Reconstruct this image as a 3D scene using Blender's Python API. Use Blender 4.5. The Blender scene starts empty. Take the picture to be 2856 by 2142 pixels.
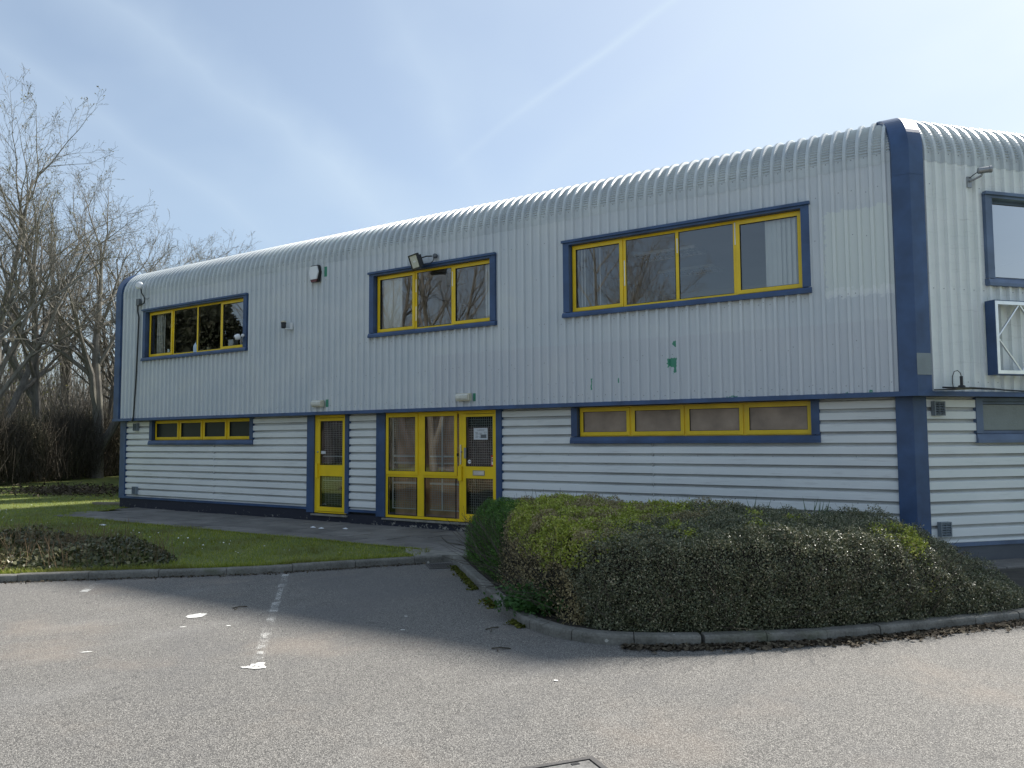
import bpy, bmesh, math, random
import numpy as np
from mathutils import Vector, Matrix

scene = bpy.context.scene
COL = scene.collection
rad = math.radians
random.seed(7)
RNG = np.random.default_rng(7)

# ------------------------------------------------------------------ camera
PHI = rad(50.1)                      # turn of the side facade at the corner
CAM = Vector((1.6834, -12.7923, 1.6))
RT = Vector((0.829, 0.559, -0.006)); FW = Vector((-0.558, 0.827, 0.0684))
yaw, pit, rol = rad(-33.992), rad(3.924), rad(-0.35)
FW = Vector((math.sin(yaw)*math.cos(pit), math.cos(yaw)*math.cos(pit), math.sin(pit)))
R0 = Vector((math.cos(yaw), -math.sin(yaw), 0)); U0 = R0.cross(FW)
RT = R0*math.cos(rol)+U0*math.sin(rol); UP = -R0*math.sin(rol)+U0*math.cos(rol)
cam = bpy.data.cameras.new('camera'); camo = bpy.data.objects.new('camera', cam); COL.objects.link(camo)
M = Matrix.Identity(4)
for i in range(3):
    M[i][0] = RT[i]; M[i][1] = UP[i]; M[i][2] = -FW[i]; M[i][3] = CAM[i]
camo.matrix_world = M
cam.sensor_width = 36; cam.lens = 2275.1/2856*36; cam.clip_end = 2000; cam.clip_start = 0.1
scene.camera = camo

# ------------------------------------------------------------------ light
SUN_EL = rad(41.3); SUN_AZ = rad(15.6)         # azimuth from +Y towards +X
SUND = Vector((math.sin(SUN_AZ)*math.cos(SUN_EL), math.cos(SUN_AZ)*math.cos(SUN_EL), math.sin(SUN_EL)))
world = bpy.data.worlds.new('World'); scene.world = world; world.use_nodes = True
WN = world.node_tree; WN.nodes.clear()
def wn(t, **k):
    n = WN.nodes.new(t)
    for a, b in k.items(): setattr(n, a, b)
    return n
sky = wn('ShaderNodeTexSky', sky_type='NISHITA', sun_disc=False, sun_elevation=SUN_EL, sun_rotation=SUN_AZ,
         air_density=1.0, dust_density=1.6, ozone_density=1.5, altitude=50)
bg = wn('ShaderNodeBackground'); wout = wn('ShaderNodeOutputWorld')
bg.inputs['Strength'].default_value = 0.0725
tc = wn('ShaderNodeTexCoord')
def wmath(op, a, b=None, c=None):
    n = wn('ShaderNodeMath', operation=op)
    for i, v in enumerate((a, b, c)):
        if v is None: continue
        if isinstance(v, (int, float)): n.inputs[i].default_value = v
        else: WN.links.new(v, n.inputs[i])
    return n.outputs[0]
def wdot(nv):
    n = wn('ShaderNodeVectorMath', operation='DOT_PRODUCT'); WN.links.new(tc.outputs['Generated'], n.inputs[0]); n.inputs[1].default_value = nv
    return n.outputs['Value']
def wnoise(scale, detail, sc):
    mp = wn('ShaderNodeMapping'); mp.inputs['Scale'].default_value = sc
    WN.links.new(tc.outputs['Generated'], mp.inputs[0])
    n = wn('ShaderNodeTexNoise'); n.inputs['Scale'].default_value = scale; n.inputs['Detail'].default_value = detail
    WN.links.new(mp.outputs[0], n.inputs['Vector']); return n.outputs['Fac']
ns = wnoise(9, 5, (1, 1, 1)); nb = wnoise(2.2, 4, (1, 1, 2))
def streak(nv, wid, amp, wob=0.02):
    d = wmath('ADD', wdot(nv), wmath('MULTIPLY', wmath('SUBTRACT', ns, 0.5), wob))
    g = wmath('SUBTRACT', 1.0, wmath('MINIMUM', wmath('DIVIDE', wmath('ABSOLUTE', d), wid), 1.0))
    return wmath('MULTIPLY', wmath('MULTIPLY', wmath('POWER', g, 1.3), amp), wmath('ADD', ns, 0.35))
veil = wmath('MULTIPLY', wmath('MAXIMUM', wmath('SUBTRACT', nb, 0.42), 0.0), 0.9)
cl = wmath('ADD', veil, streak((-0.574, -0.228, -0.786), 0.05, 0.24, 0.07))
sxyz = wn('ShaderNodeSeparateXYZ'); WN.links.new(tc.outputs['Generated'], sxyz.inputs[0])
fade = wmath('MINIMUM', wmath('MAXIMUM', wmath('DIVIDE', wmath('SUBTRACT', sxyz.outputs[2], 0.31), 0.10), 0.0), 1.0)
cl = wmath('ADD', cl, wmath('MULTIPLY', fade, streak((-0.311, -0.574, 0.757), 0.008, 0.27, 0.012)))
cl = wmath('ADD', cl, streak((-0.36, -0.52, 0.775), 0.035, 0.13, 0.05))
cl = wmath('ADD', cl, streak((-0.50, -0.30, -0.81), 0.02, 0.10, 0.03))
cl = wmath('ADD', cl, streak((-0.808, -0.465, -0.362), 0.05, 0.12, 0.06))
cl = wmath('ADD', cl, streak((-0.846, 0.024, -0.533), 0.09, 0.14, 0.09))
sund = wdot(SUND)                                # thin cirrus is densest round the sun
cl = wmath('ADD', cl, wmath('MULTIPLY', wmath('POWER', wmath('MAXIMUM', sund, 0.0), 5.0), 0.52))
cl = wmath('MINIMUM', wmath('ADD', cl, 0.30), 0.9)
mixc = wn('ShaderNodeMix', data_type='RGBA')
WN.links.new(cl, mixc.inputs['Factor']); WN.links.new(sky.outputs[0], mixc.inputs[6])
CIRRUS = (4.6, 5.55, 6.5, 1)
mixc.inputs[7].default_value = CIRRUS
WN.links.new(mixc.outputs[2], bg.inputs['Color']); WN.links.new(bg.outputs[0], wout.inputs[0])

sun = bpy.data.lights.new('sun', 'SUN'); sun.energy = 4.2; sun.angle = rad(3.5); sun.color = (1, 0.95, 0.88)
suno = bpy.data.objects.new('sun', sun); COL.objects.link(suno)
suno.rotation_euler = (-SUND).to_track_quat('-Z', 'Y').to_euler(); suno.location = (10, 30, 30)
vs = scene.view_settings; vs.view_transform = 'Standard'; vs.look = 'None'; vs.exposure = 1.05; vs.gamma = 1; vs.use_curve_mapping = False

# ------------------------------------------------------------------ materials
def newmat(name):
    m = bpy.data.materials.new(name); m.use_nodes = True
    return m, m.node_tree, m.node_tree.nodes['Principled BSDF']
class NT:
    """little helper for node building"""
    def __init__(s, nt): s.nt = nt
    def n(s, t, **k):
        o = s.nt.nodes.new(t)
        for a, b in k.items(): setattr(o, a, b)
        return o
    def set(s, sock, v):
        if hasattr(v, 'is_linked') or isinstance(v, bpy.types.NodeSocket): s.nt.links.new(v, sock)
        else: sock.default_value = v
    def math(s, op, a, b=None, c=None, clamp=False):
        o = s.n('ShaderNodeMath', operation=op, use_clamp=clamp)
        for i, v in enumerate((a, b, c)):
            if v is not None: s.set(o.inputs[i], v)
        return o.outputs[0]
    def pos(s, scale=(1, 1, 1), obj=False):
        if obj: src = s.n('ShaderNodeTexCoord').outputs['Object']
        else: src = s.n('ShaderNodeNewGeometry').outputs['Position']
        mp = s.n('ShaderNodeMapping'); mp.inputs['Scale'].default_value = scale
        s.nt.links.new(src, mp.inputs[0]); return mp.outputs[0]
    def noise(s, vec, scale, detail=4, rough=0.55):
        o = s.n('ShaderNodeTexNoise'); s.nt.links.new(vec, o.inputs['Vector'])
        o.inputs['Scale'].default_value = scale; o.inputs['Detail'].default_value = detail; o.inputs['Roughness'].default_value = rough
        return o.outputs['Fac']
    def voro(s, vec, scale, feat='F1'):
        o = s.n('ShaderNodeTexVoronoi', feature=feat); s.nt.links.new(vec, o.inputs['Vector']); o.inputs['Scale'].default_value = scale
        return o
    def ramp(s, fac, stops):
        o = s.n('ShaderNodeValToRGB'); s.nt.links.new(fac, o.inputs[0])
        e = o.color_ramp.elements
        while len(e) < len(stops): e.new(0.5)
        for x, (p, c) in zip(e, stops):
            x.position = p; x.color = (c if len(c) == 4 else tuple(c)+(1,)) if isinstance(c, tuple) else (c, c, c, 1)
        return o.outputs[0]
    def mix(s, f, a, b, blend='MIX'):
        o = s.n('ShaderNodeMix', data_type='RGBA', blend_type=blend)
        s.set(o.inputs[0], f)
        for i, v in ((6, a), (7, b)):
            if isinstance(v, tuple): v = v if len(v) == 4 else v+(1,)
            s.set(o.inputs[i], v)
        return o.outputs[2]
    def bump(s, h, strength, dist, bsdf):
        o = s.n('ShaderNodeBump'); s.nt.links.new(h, o.inputs['Height']); o.inputs['Strength'].default_value = strength; o.inputs['Distance'].default_value = dist
        s.nt.links.new(o.outputs[0], bsdf.inputs['Normal'])
    def smooth(s, v, a, b):
        o = s.n('ShaderNodeMapRange', interpolation_type='SMOOTHSTEP'); s.set(o.inputs[0], v)
        o.inputs[1].default_value = a; o.inputs[2].default_value = b; return o.outputs[0]

def simple(name, col, rough=0.5, var=0.12, scale=3.0, stretch=(1, 1, 1), metal=0.0, bump=0.0, bscale=60, spec=0.5, obj=False):
    m, nt, b = newmat(name); k = NT(nt)
    v = k.noise(k.pos(stretch, obj), scale, 5)
    lo = tuple(c*(1-var) for c in col); hi = tuple(min(1, c*(1+var)) for c in col)
    nt.links.new(k.ramp(v, [(0.3, lo), (0.7, hi)]), b.inputs['Base Color'])
    b.inputs['Roughness'].default_value = rough; b.inputs['Metallic'].default_value = metal
    b.inputs['Specular IOR Level'].default_value = spec
    if bump: k.bump(k.noise(k.pos((1, 1, 1), obj), bscale, 3), bump, 0.01, b)
    return m

def boxmask(k, x, z, x0, x1, z0, z1, nz, wob, soft=0.004):
    """soft mask of a rectangle in x/z with a wobbling outline"""
    xx = k.math('ADD', x, k.math('MULTIPLY', k.math('SUBTRACT', nz, 0.5), wob))
    zz = k.math('ADD', z, k.math('MULTIPLY', k.math('SUBTRACT', nz, 0.5), wob*1.3))
    a = k.math('MULTIPLY', k.smooth(xx, x0-soft, x0+soft), k.math('SUBTRACT', 1.0, k.smooth(xx, x1-soft, x1+soft)))
    b = k.math('MULTIPLY', k.smooth(zz, z0-soft, z0+soft), k.math('SUBTRACT', 1.0, k.smooth(zz, z1-soft, z1+soft)))
    return k.math('MULTIPLY', a, b)

def cladding_upper():
    m, nt, b = newmat('painted_profiled_steel_front'); k = NT(nt)
    geo = k.n('ShaderNodeNewGeometry'); sp = k.n('ShaderNodeSeparateXYZ'); nt.links.new(geo.outputs['Position'], sp.inputs[0])
    x, z = sp.outputs[0], sp.outputs[2]
    big = k.noise(k.pos((0.5, 0.2, 0.9)), 1.2, 3); streakn = k.noise(k.pos((22, 1, 0.55)), 1.0, 5); fine = k.noise(k.pos((1, 1, 1)), 9, 5)
    base = k.ramp(big, [(0.35, (0.57, 0.61, 0.635)), (0.55, (0.61, 0.64, 0.655)), (0.7, (0.645, 0.67, 0.665))])
    col = k.mix(k.math('MULTIPLY', k.smooth(streakn, 0.5, 0.75), 0.42), base, (0.74, 0.77, 0.775))
    col = k.mix(k.math('MULTIPLY', k.smooth(streakn, 0.48, 0.25), 0.42), col, (0.49, 0.52, 0.55))
    # the repainted lower half in a slightly different grey
    lowm = k.math('MULTIPLY', k.math('SUBTRACT', 1.0, k.smooth(k.math('ADD', z, k.math('MULTIPLY', k.math('SUBTRACT', fine, .5), .12)), 3.30, 3.34)), k.smooth(x, -9.0, -8.9))
    col = k.mix(k.math('MULTIPLY', lowm, 0.5), col, (0.57, 0.58, 0.605))
    n2 = k.noise(k.pos(), 14, 4)
    pale = boxmask(k, x, z, -1.20, -0.05, 3.74, 5.02, n2, 0.22, 0.01)
    col = k.mix(k.math('MULTIPLY', pale, 0.75), col, (0.70, 0.74, 0.69))
    edge = boxmask(k, x, z, -1.20, -0.05, 3.70, 3.83, n2, 0.2, 0.01)
    col = k.mix(k.math('MULTIPLY', edge, 0.6), col, (0.78, 0.80, 0.79))
    # bare green under-coat where fittings came away or the paint flaked
    g = None
    for (x0, x1, z0, z1, w) in ((-3.79, -3.63, 2.80, 2.95, .12), (-3.70, -3.65, 3.12, 3.24, .10), (-3.70, -3.655, 2.70, 2.83, .1), (-5.25, -5.225, 2.48, 2.68, .06), (-4.715, -4.69, 2.58, 2.66, .05),
                                (-2.80, -2.62, 2.262, 2.28, .06), (-0.65, -0.61, 2.26, 2.30, .05), (-.98, -.95, 2.26, 2.28, .05),
                                (-12.10, -11.97, 5.33, 5.56, .01), (-12.02, -11.92, 2.36, 2.53, .01), (-7.90, -7.80, 2.365, 2.52, .01)):
        q = boxmask(k, x, z, x0, x1, z0, z1, n2, w); g = q if g is None else k.math('MAXIMUM', g, q)
    col = k.mix(k.math('MULTIPLY', g, 0.95), col, (0.03, 0.26, 0.15))
    # scuffs low down on the ribs
    sc = k.math('MULTIPLY', k.smooth(k.noise(k.pos((9, 1, 5)), 5, 4), 0.71, 0.73), k.math('SUBTRACT', 1.0, k.smooth(z, 2.3, 3.9)))
    col = k.mix(k.math('MULTIPLY', sc, 0.8), col, (0.13, 0.14, 0.15))
    wh = k.math('MULTIPLY', k.smooth(k.noise(k.pos((5, 1, 7)), 5, 4), 0.60, 0.62), k.math('SUBTRACT', 1.0, k.smooth(z, 2.29, 2.34)))
    col = k.mix(k.math('MULTIPLY', wh, 0.8), col, (0.66, 0.68, 0.67))
    nt.links.new(col, b.inputs['Base Color']); b.inputs['Roughness'].default_value = 0.42
    k.bump(k.noise(k.pos((2, 2, 0.6)), 5, 3), 0.12, 0.02, b)
    return m

def cladding_plain(name, lo, hi, dirt=(0.2, 0.2, 0.19), rough=0.45):
    m, nt, b = newmat(name); k = NT(nt)
    big = k.noise(k.pos((0.6, 0.6, 1.5)), 1.5, 4); st = k.noise(k.pos((1.2, 1.2, 14)), 2.0, 6); sp = k.noise(k.pos(), 40, 4)
    col = k.ramp(big, [(0.35, lo), (0.65, hi)])
    col = k.mix(k.math('MULTIPLY', k.smooth(st, 0.55, 0.8), 0.4), col, dirt)
    col = k.mix(k.math('MULTIPLY', k.smooth(sp, 0.68, 0.74), 0.35), col, dirt)
    nt.links.new(col, b.inputs['Base Color']); b.inputs['Roughness'].default_value = rough
    k.bump(k.noise(k.pos((1, 1, 3)), 4, 3), 0.08, 0.02, b)
    return m

def plinth_mat():
    m, nt, b = newmat('peeling_plinth_paint'); k = NT(nt)
    geo = k.n('ShaderNodeNewGeometry'); sp = k.n('ShaderNodeSeparateXYZ'); nt.links.new(geo.outputs['Position'], sp.inputs[0])
    nz = k.noise(k.pos((1, 1, 1.4)), 11, 6, 0.7)
    hi = k.math('MULTIPLY', k.math('SUBTRACT', sp.outputs[2], -0.2), 0.45)     # peels most near the ground
    xr = k.math('MULTIPLY', k.smooth(sp.outputs[0], -12.0, -8.0), 0.10)
    v = k.math('ADD', k.math('SUBTRACT', nz, hi), xr)
    col = k.ramp(v, [(0.57, (0.012, 0.015, 0.028)), (0.60, (0.03, 0.032, 0.04)), (0.625, (0.26, 0.25, 0.22)), (0.7, (0.33, 0.31, 0.27))])
    nt.links.new(col, b.inputs['Base Color']); b.inputs['Roughness'].default_value = 0.7
    k.bump(nz, 0.4, 0.01, b)
    return m

def asphalt_mat():
    m, nt, b = newmat('worn_asphalt'); k = NT(nt)
    p = k.pos()
    vo = k.voro(p, 140); cellc = k.n('ShaderNodeSeparateColor'); nt.links.new(vo.outputs['Color'], cellc.inputs[0])
    stone = cellc.outputs[0]; vo2 = k.voro(p, 260); c2 = k.n('ShaderNodeSeparateColor'); nt.links.new(vo2.outputs['Color'], c2.inputs[0])
    grain = k.math('ADD', k.math('MULTIPLY', stone, 0.6), k.math('MULTIPLY', c2.outputs[0], 0.4))
    gap = k.smooth(vo.outputs['Distance'], 0.35, 0.75)
    col = k.ramp(grain, [(0.15, (0.098, 0.093, 0.085)), (0.42, (0.19, 0.181, 0.166)), (0.68, (0.295, 0.281, 0.257)), (0.9, (0.49, 0.465, 0.42))])
    col = k.mix(k.math('MULTIPLY', gap, 0.75), col, (0.035, 0.034, 0.033))
    tan = k.math('MULTIPLY', k.smooth(k.noise(k.pos((1, 1, 1)), 0.75, 5), 0.52, 0.74), 0.30)
    col = k.mix(tan, col, (0.30, 0.245, 0.195))
    drk = k.math('MULTIPLY', k.smooth(k.noise(p, 0.5, 5), 0.50, 0.72), 0.38)
    col = k.mix(drk, col, (0.125, 0.124, 0.126))
    lite = k.math('MULTIPLY', k.smooth(k.noise(k.pos((1.4, .5, 1)), 0.9, 4), 0.56, 0.78), 0.16)
    col = k.mix(lite, col, (0.40, 0.39, 0.37))
    tyre = k.math('MULTIPLY', k.smooth(k.noise(k.pos((2.2, .35, 1)), 1.1, 6, .7), 0.55, 0.75), 0.30)
    col = k.mix(tyre, col, (0.10, 0.099, 0.10))
    spotn = k.voro(p, 1.7); oil = k.math('MULTIPLY', k.math('SUBTRACT', 1.0, k.smooth(k.math('ADD', spotn.outputs['Distance'], k.math('MULTIPLY', k.noise(p, 9, 4), .12)), .10, .17)), .35)
    col = k.mix(oil, col, (0.055, 0.053, 0.052))
    nt.links.new(col, b.inputs['Base Color']); b.inputs['Roughness'].default_value = 0.82; b.inputs['Specular IOR Level'].default_value = 0.3
    k.bump(k.math('ADD', k.math('MULTIPLY', k.math('SUBTRACT', 1.0, vo.outputs['Distance']), 0.6), k.math('MULTIPLY', grain, 0.5)), 0.7, 0.006, b)
    return m

def kerb_mat():
    m, nt, b = newmat('weathered_concrete_kerb'); k = NT(nt)
    p = k.pos(); n1 = k.noise(p, 3.5, 6, 0.65); n2 = k.noise(p, 45, 4)
    col = k.ramp(n1, [(0.3, (0.085, 0.08, 0.065)), (0.5, (0.16, 0.152, 0.13)), (0.7, (0.25, 0.24, 0.21))])
    col = k.mix(0.35, col, k.ramp(n2, [(0.3, (0.06, 0.058, 0.05)), (0.7, (0.30, 0.29, 0.26))]))
    vo = k.voro(k.pos(), 2.6); lich = k.math('LESS_THAN', k.math('ADD', vo.outputs['Distance'], k.math('MULTIPLY', k.noise(p, 14, 5, .7), 0.13)), 0.115)
    col = k.mix(k.math('MULTIPLY', lich, 0.85), col, (0.50, 0.48, 0.43))
    mo = k.smooth(k.noise(p, 1.7, 5), 0.58, 0.72); col = k.mix(k.math('MULTIPLY', mo, 0.45), col, (0.07, 0.085, 0.03))
    nt.links.new(col, b.inputs['Base Color']); b.inputs['Roughness'].default_value = 0.9
    k.bump(n2, 0.5, 0.008, b); return m

def slab_mat():
    m, nt, b = newmat('old_concrete_slab'); k = NT(nt)
    oi = k.n('ShaderNodeObjectInfo')
    p = k.pos(); n1 = k.noise(p, 1.8, 6, 0.65); n2 = k.noise(p, 60, 4)
    col = k.ramp(n1, [(0.3, (0.10, 0.093, 0.085)), (0.5, (0.17, 0.16, 0.145)), (0.72, (0.255, 0.24, 0.215))])
    col = k.mix(0.25, col, k.ramp(n2, [(0.35, (0.07, 0.066, 0.06)), (0.7, (0.32, 0.30, 0.28))]))
    f = k.math('ADD', 0.82, k.math('MULTIPLY', oi.outputs['Random'], 0.3))
    hv = k.n('ShaderNodeHueSaturation'); nt.links.new(col, hv.inputs['Color']); nt.links.new(f, hv.inputs['Value'])
    nt.links.new(hv.outputs[0], b.inputs['Base Color']); b.inputs['Roughness'].default_value = 0.85
    k.bump(n2, 0.35, 0.006, b); return m

def lawn_mat():
    m, nt, b = newmat('lawn_turf'); k = NT(nt)
    p = k.pos(); n1 = k.noise(p, 0.9, 6, 0.65); n2 = k.noise(k.pos((1, 1, 1)), 26, 5, 0.7)
    col = k.ramp(n1, [(0.3, (0.095, 0.135, 0.020)), (0.5, (0.155, 0.195, 0.030)), (0.72, (0.24, 0.24, 0.06))])
    col = k.mix(0.5, col, k.ramp(n2, [(0.3, (0.03, 0.05, 0.012)), (0.72, (0.17, 0.20, 0.05))]))
    bare = k.smooth(k.noise(p, 1.3, 5), 0.62, 0.74); col = k.mix(k.math('MULTIPLY', bare, 0.6), col, (0.075, 0.058, 0.04))
    nt.links.new(col, b.inputs['Base Color']); b.inputs['Roughness'].default_value = 0.9
    k.bump(n2, 0.8, 0.03, b); return m

def leaf_mat(name, stops, rough=0.45, trans=0.25, spec=0.5, posnoise=None):
    m, nt, b = newmat(name); k = NT(nt)
    geo = k.n('ShaderNodeNewGeometry')
    col = k.ramp(geo.outputs['Random Per Island'], stops)
    if posnoise:
        sc, lo, hi, c = posnoise
        col = k.mix(k.smooth(k.noise(k.pos(), sc, 3), lo, hi), col, c)
    nt.links.new(col, b.inputs['Base Color']); b.inputs['Roughness'].default_value = rough; b.inputs['Specular IOR Level'].default_value = spec
    if trans:
        t = k.n('ShaderNodeBsdfTranslucent'); nt.links.new(col, t.inputs[0])
        mx = k.n('ShaderNodeMixShader'); mx.inputs[0].default_value = trans
        out = nt.nodes['Material Output']
        nt.links.new(b.outputs[0], mx.inputs[1]); nt.links.new(t.outputs[0], mx.inputs[2]); nt.links.new(mx.outputs[0], out.inputs[0])
    return m

def bark_mat(name, lo, hi):
    m, nt, b = newmat(name); k = NT(nt)
    n1 = k.noise(k.pos((1, 1, 0.25)), 6, 5, 0.7); n0 = k.noise(k.pos((1, 1, .3)), .8, 3)
    col = k.ramp(n1, [(0.3, lo), (0.7, hi)])
    col = k.mix(k.math('MULTIPLY', k.smooth(n0, .5, .7), .35), col, (0.10, 0.115, 0.05))
    nt.links.new(col, b.inputs['Base Color']); b.inputs['Roughness'].default_value = 0.9
    return m

def glass_mat(name='window_glass', boost=3.1, tint=(0.86, 0.90, 0.90)):
    m, nt, b = newmat(name); k = NT(nt); nt.nodes.remove(b)
    fr = k.n('ShaderNodeFresnel'); fr.inputs[0].default_value = 1.5
    tr = k.n('ShaderNodeBsdfTransparent'); tr.inputs[0].default_value = tint+(1,)
    gl = k.n('ShaderNodeBsdfGlossy'); gl.inputs['Roughness'].default_value = 0.0; gl.inputs[0].default_value = (1, 1, 1, 1)
    bp = k.n('ShaderNodeBump'); bp.inputs['Strength'].default_value = 0.02; bp.inputs['Distance'].default_value = 0.05
    nt.links.new(k.noise(k.pos(), 0.8, 1), bp.inputs['Height']); nt.links.new(bp.outputs[0], gl.inputs['Normal'])
    mx = k.n('ShaderNodeMixShader'); nt.links.new(k.math('MULTIPLY', fr.outputs[0], boost, clamp=True), mx.inputs[0])
    nt.links.new(tr.outputs[0], mx.inputs[1]); nt.links.new(gl.outputs[0], mx.inputs[2])
    nt.links.new(mx.outputs[0], nt.nodes['Material Output'].inputs[0])
    return m

def worn_paint(name, thr, soft, stretch=(1, 1, 1), edge=None):
    m, nt, b = newmat(name); k = NT(nt)
    n = k.math('ADD', k.math('MULTIPLY', k.noise(k.pos(stretch), 3.2, 5, 0.6), 0.65), k.math('MULTIPLY', k.voro(k.pos(), 110).outputs['Distance'], 0.35))
    f = k.smooth(n, thr, thr+soft)
    tr = k.n('ShaderNodeBsdfTransparent'); mx = k.n('ShaderNodeMixShader')
    b.inputs['Base Color'].default_value = (0.62, 0.61, 0.57, 1); b.inputs['Roughness'].default_value = 0.75
    nt.links.new(k.ramp(k.noise(k.pos(), 40, 3), [(0.3, (0.45, 0.44, 0.41)), (0.7, (0.72, 0.71, 0.67))]), b.inputs['Base Color'])
    nt.links.new(f, mx.inputs[0]); nt.links.new(tr.outputs[0], mx.inputs[1]); nt.links.new(b.outputs[0], mx.inputs[2])
    nt.links.new(mx.outputs[0], nt.nodes['Material Output'].inputs[0])
    return m

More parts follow.
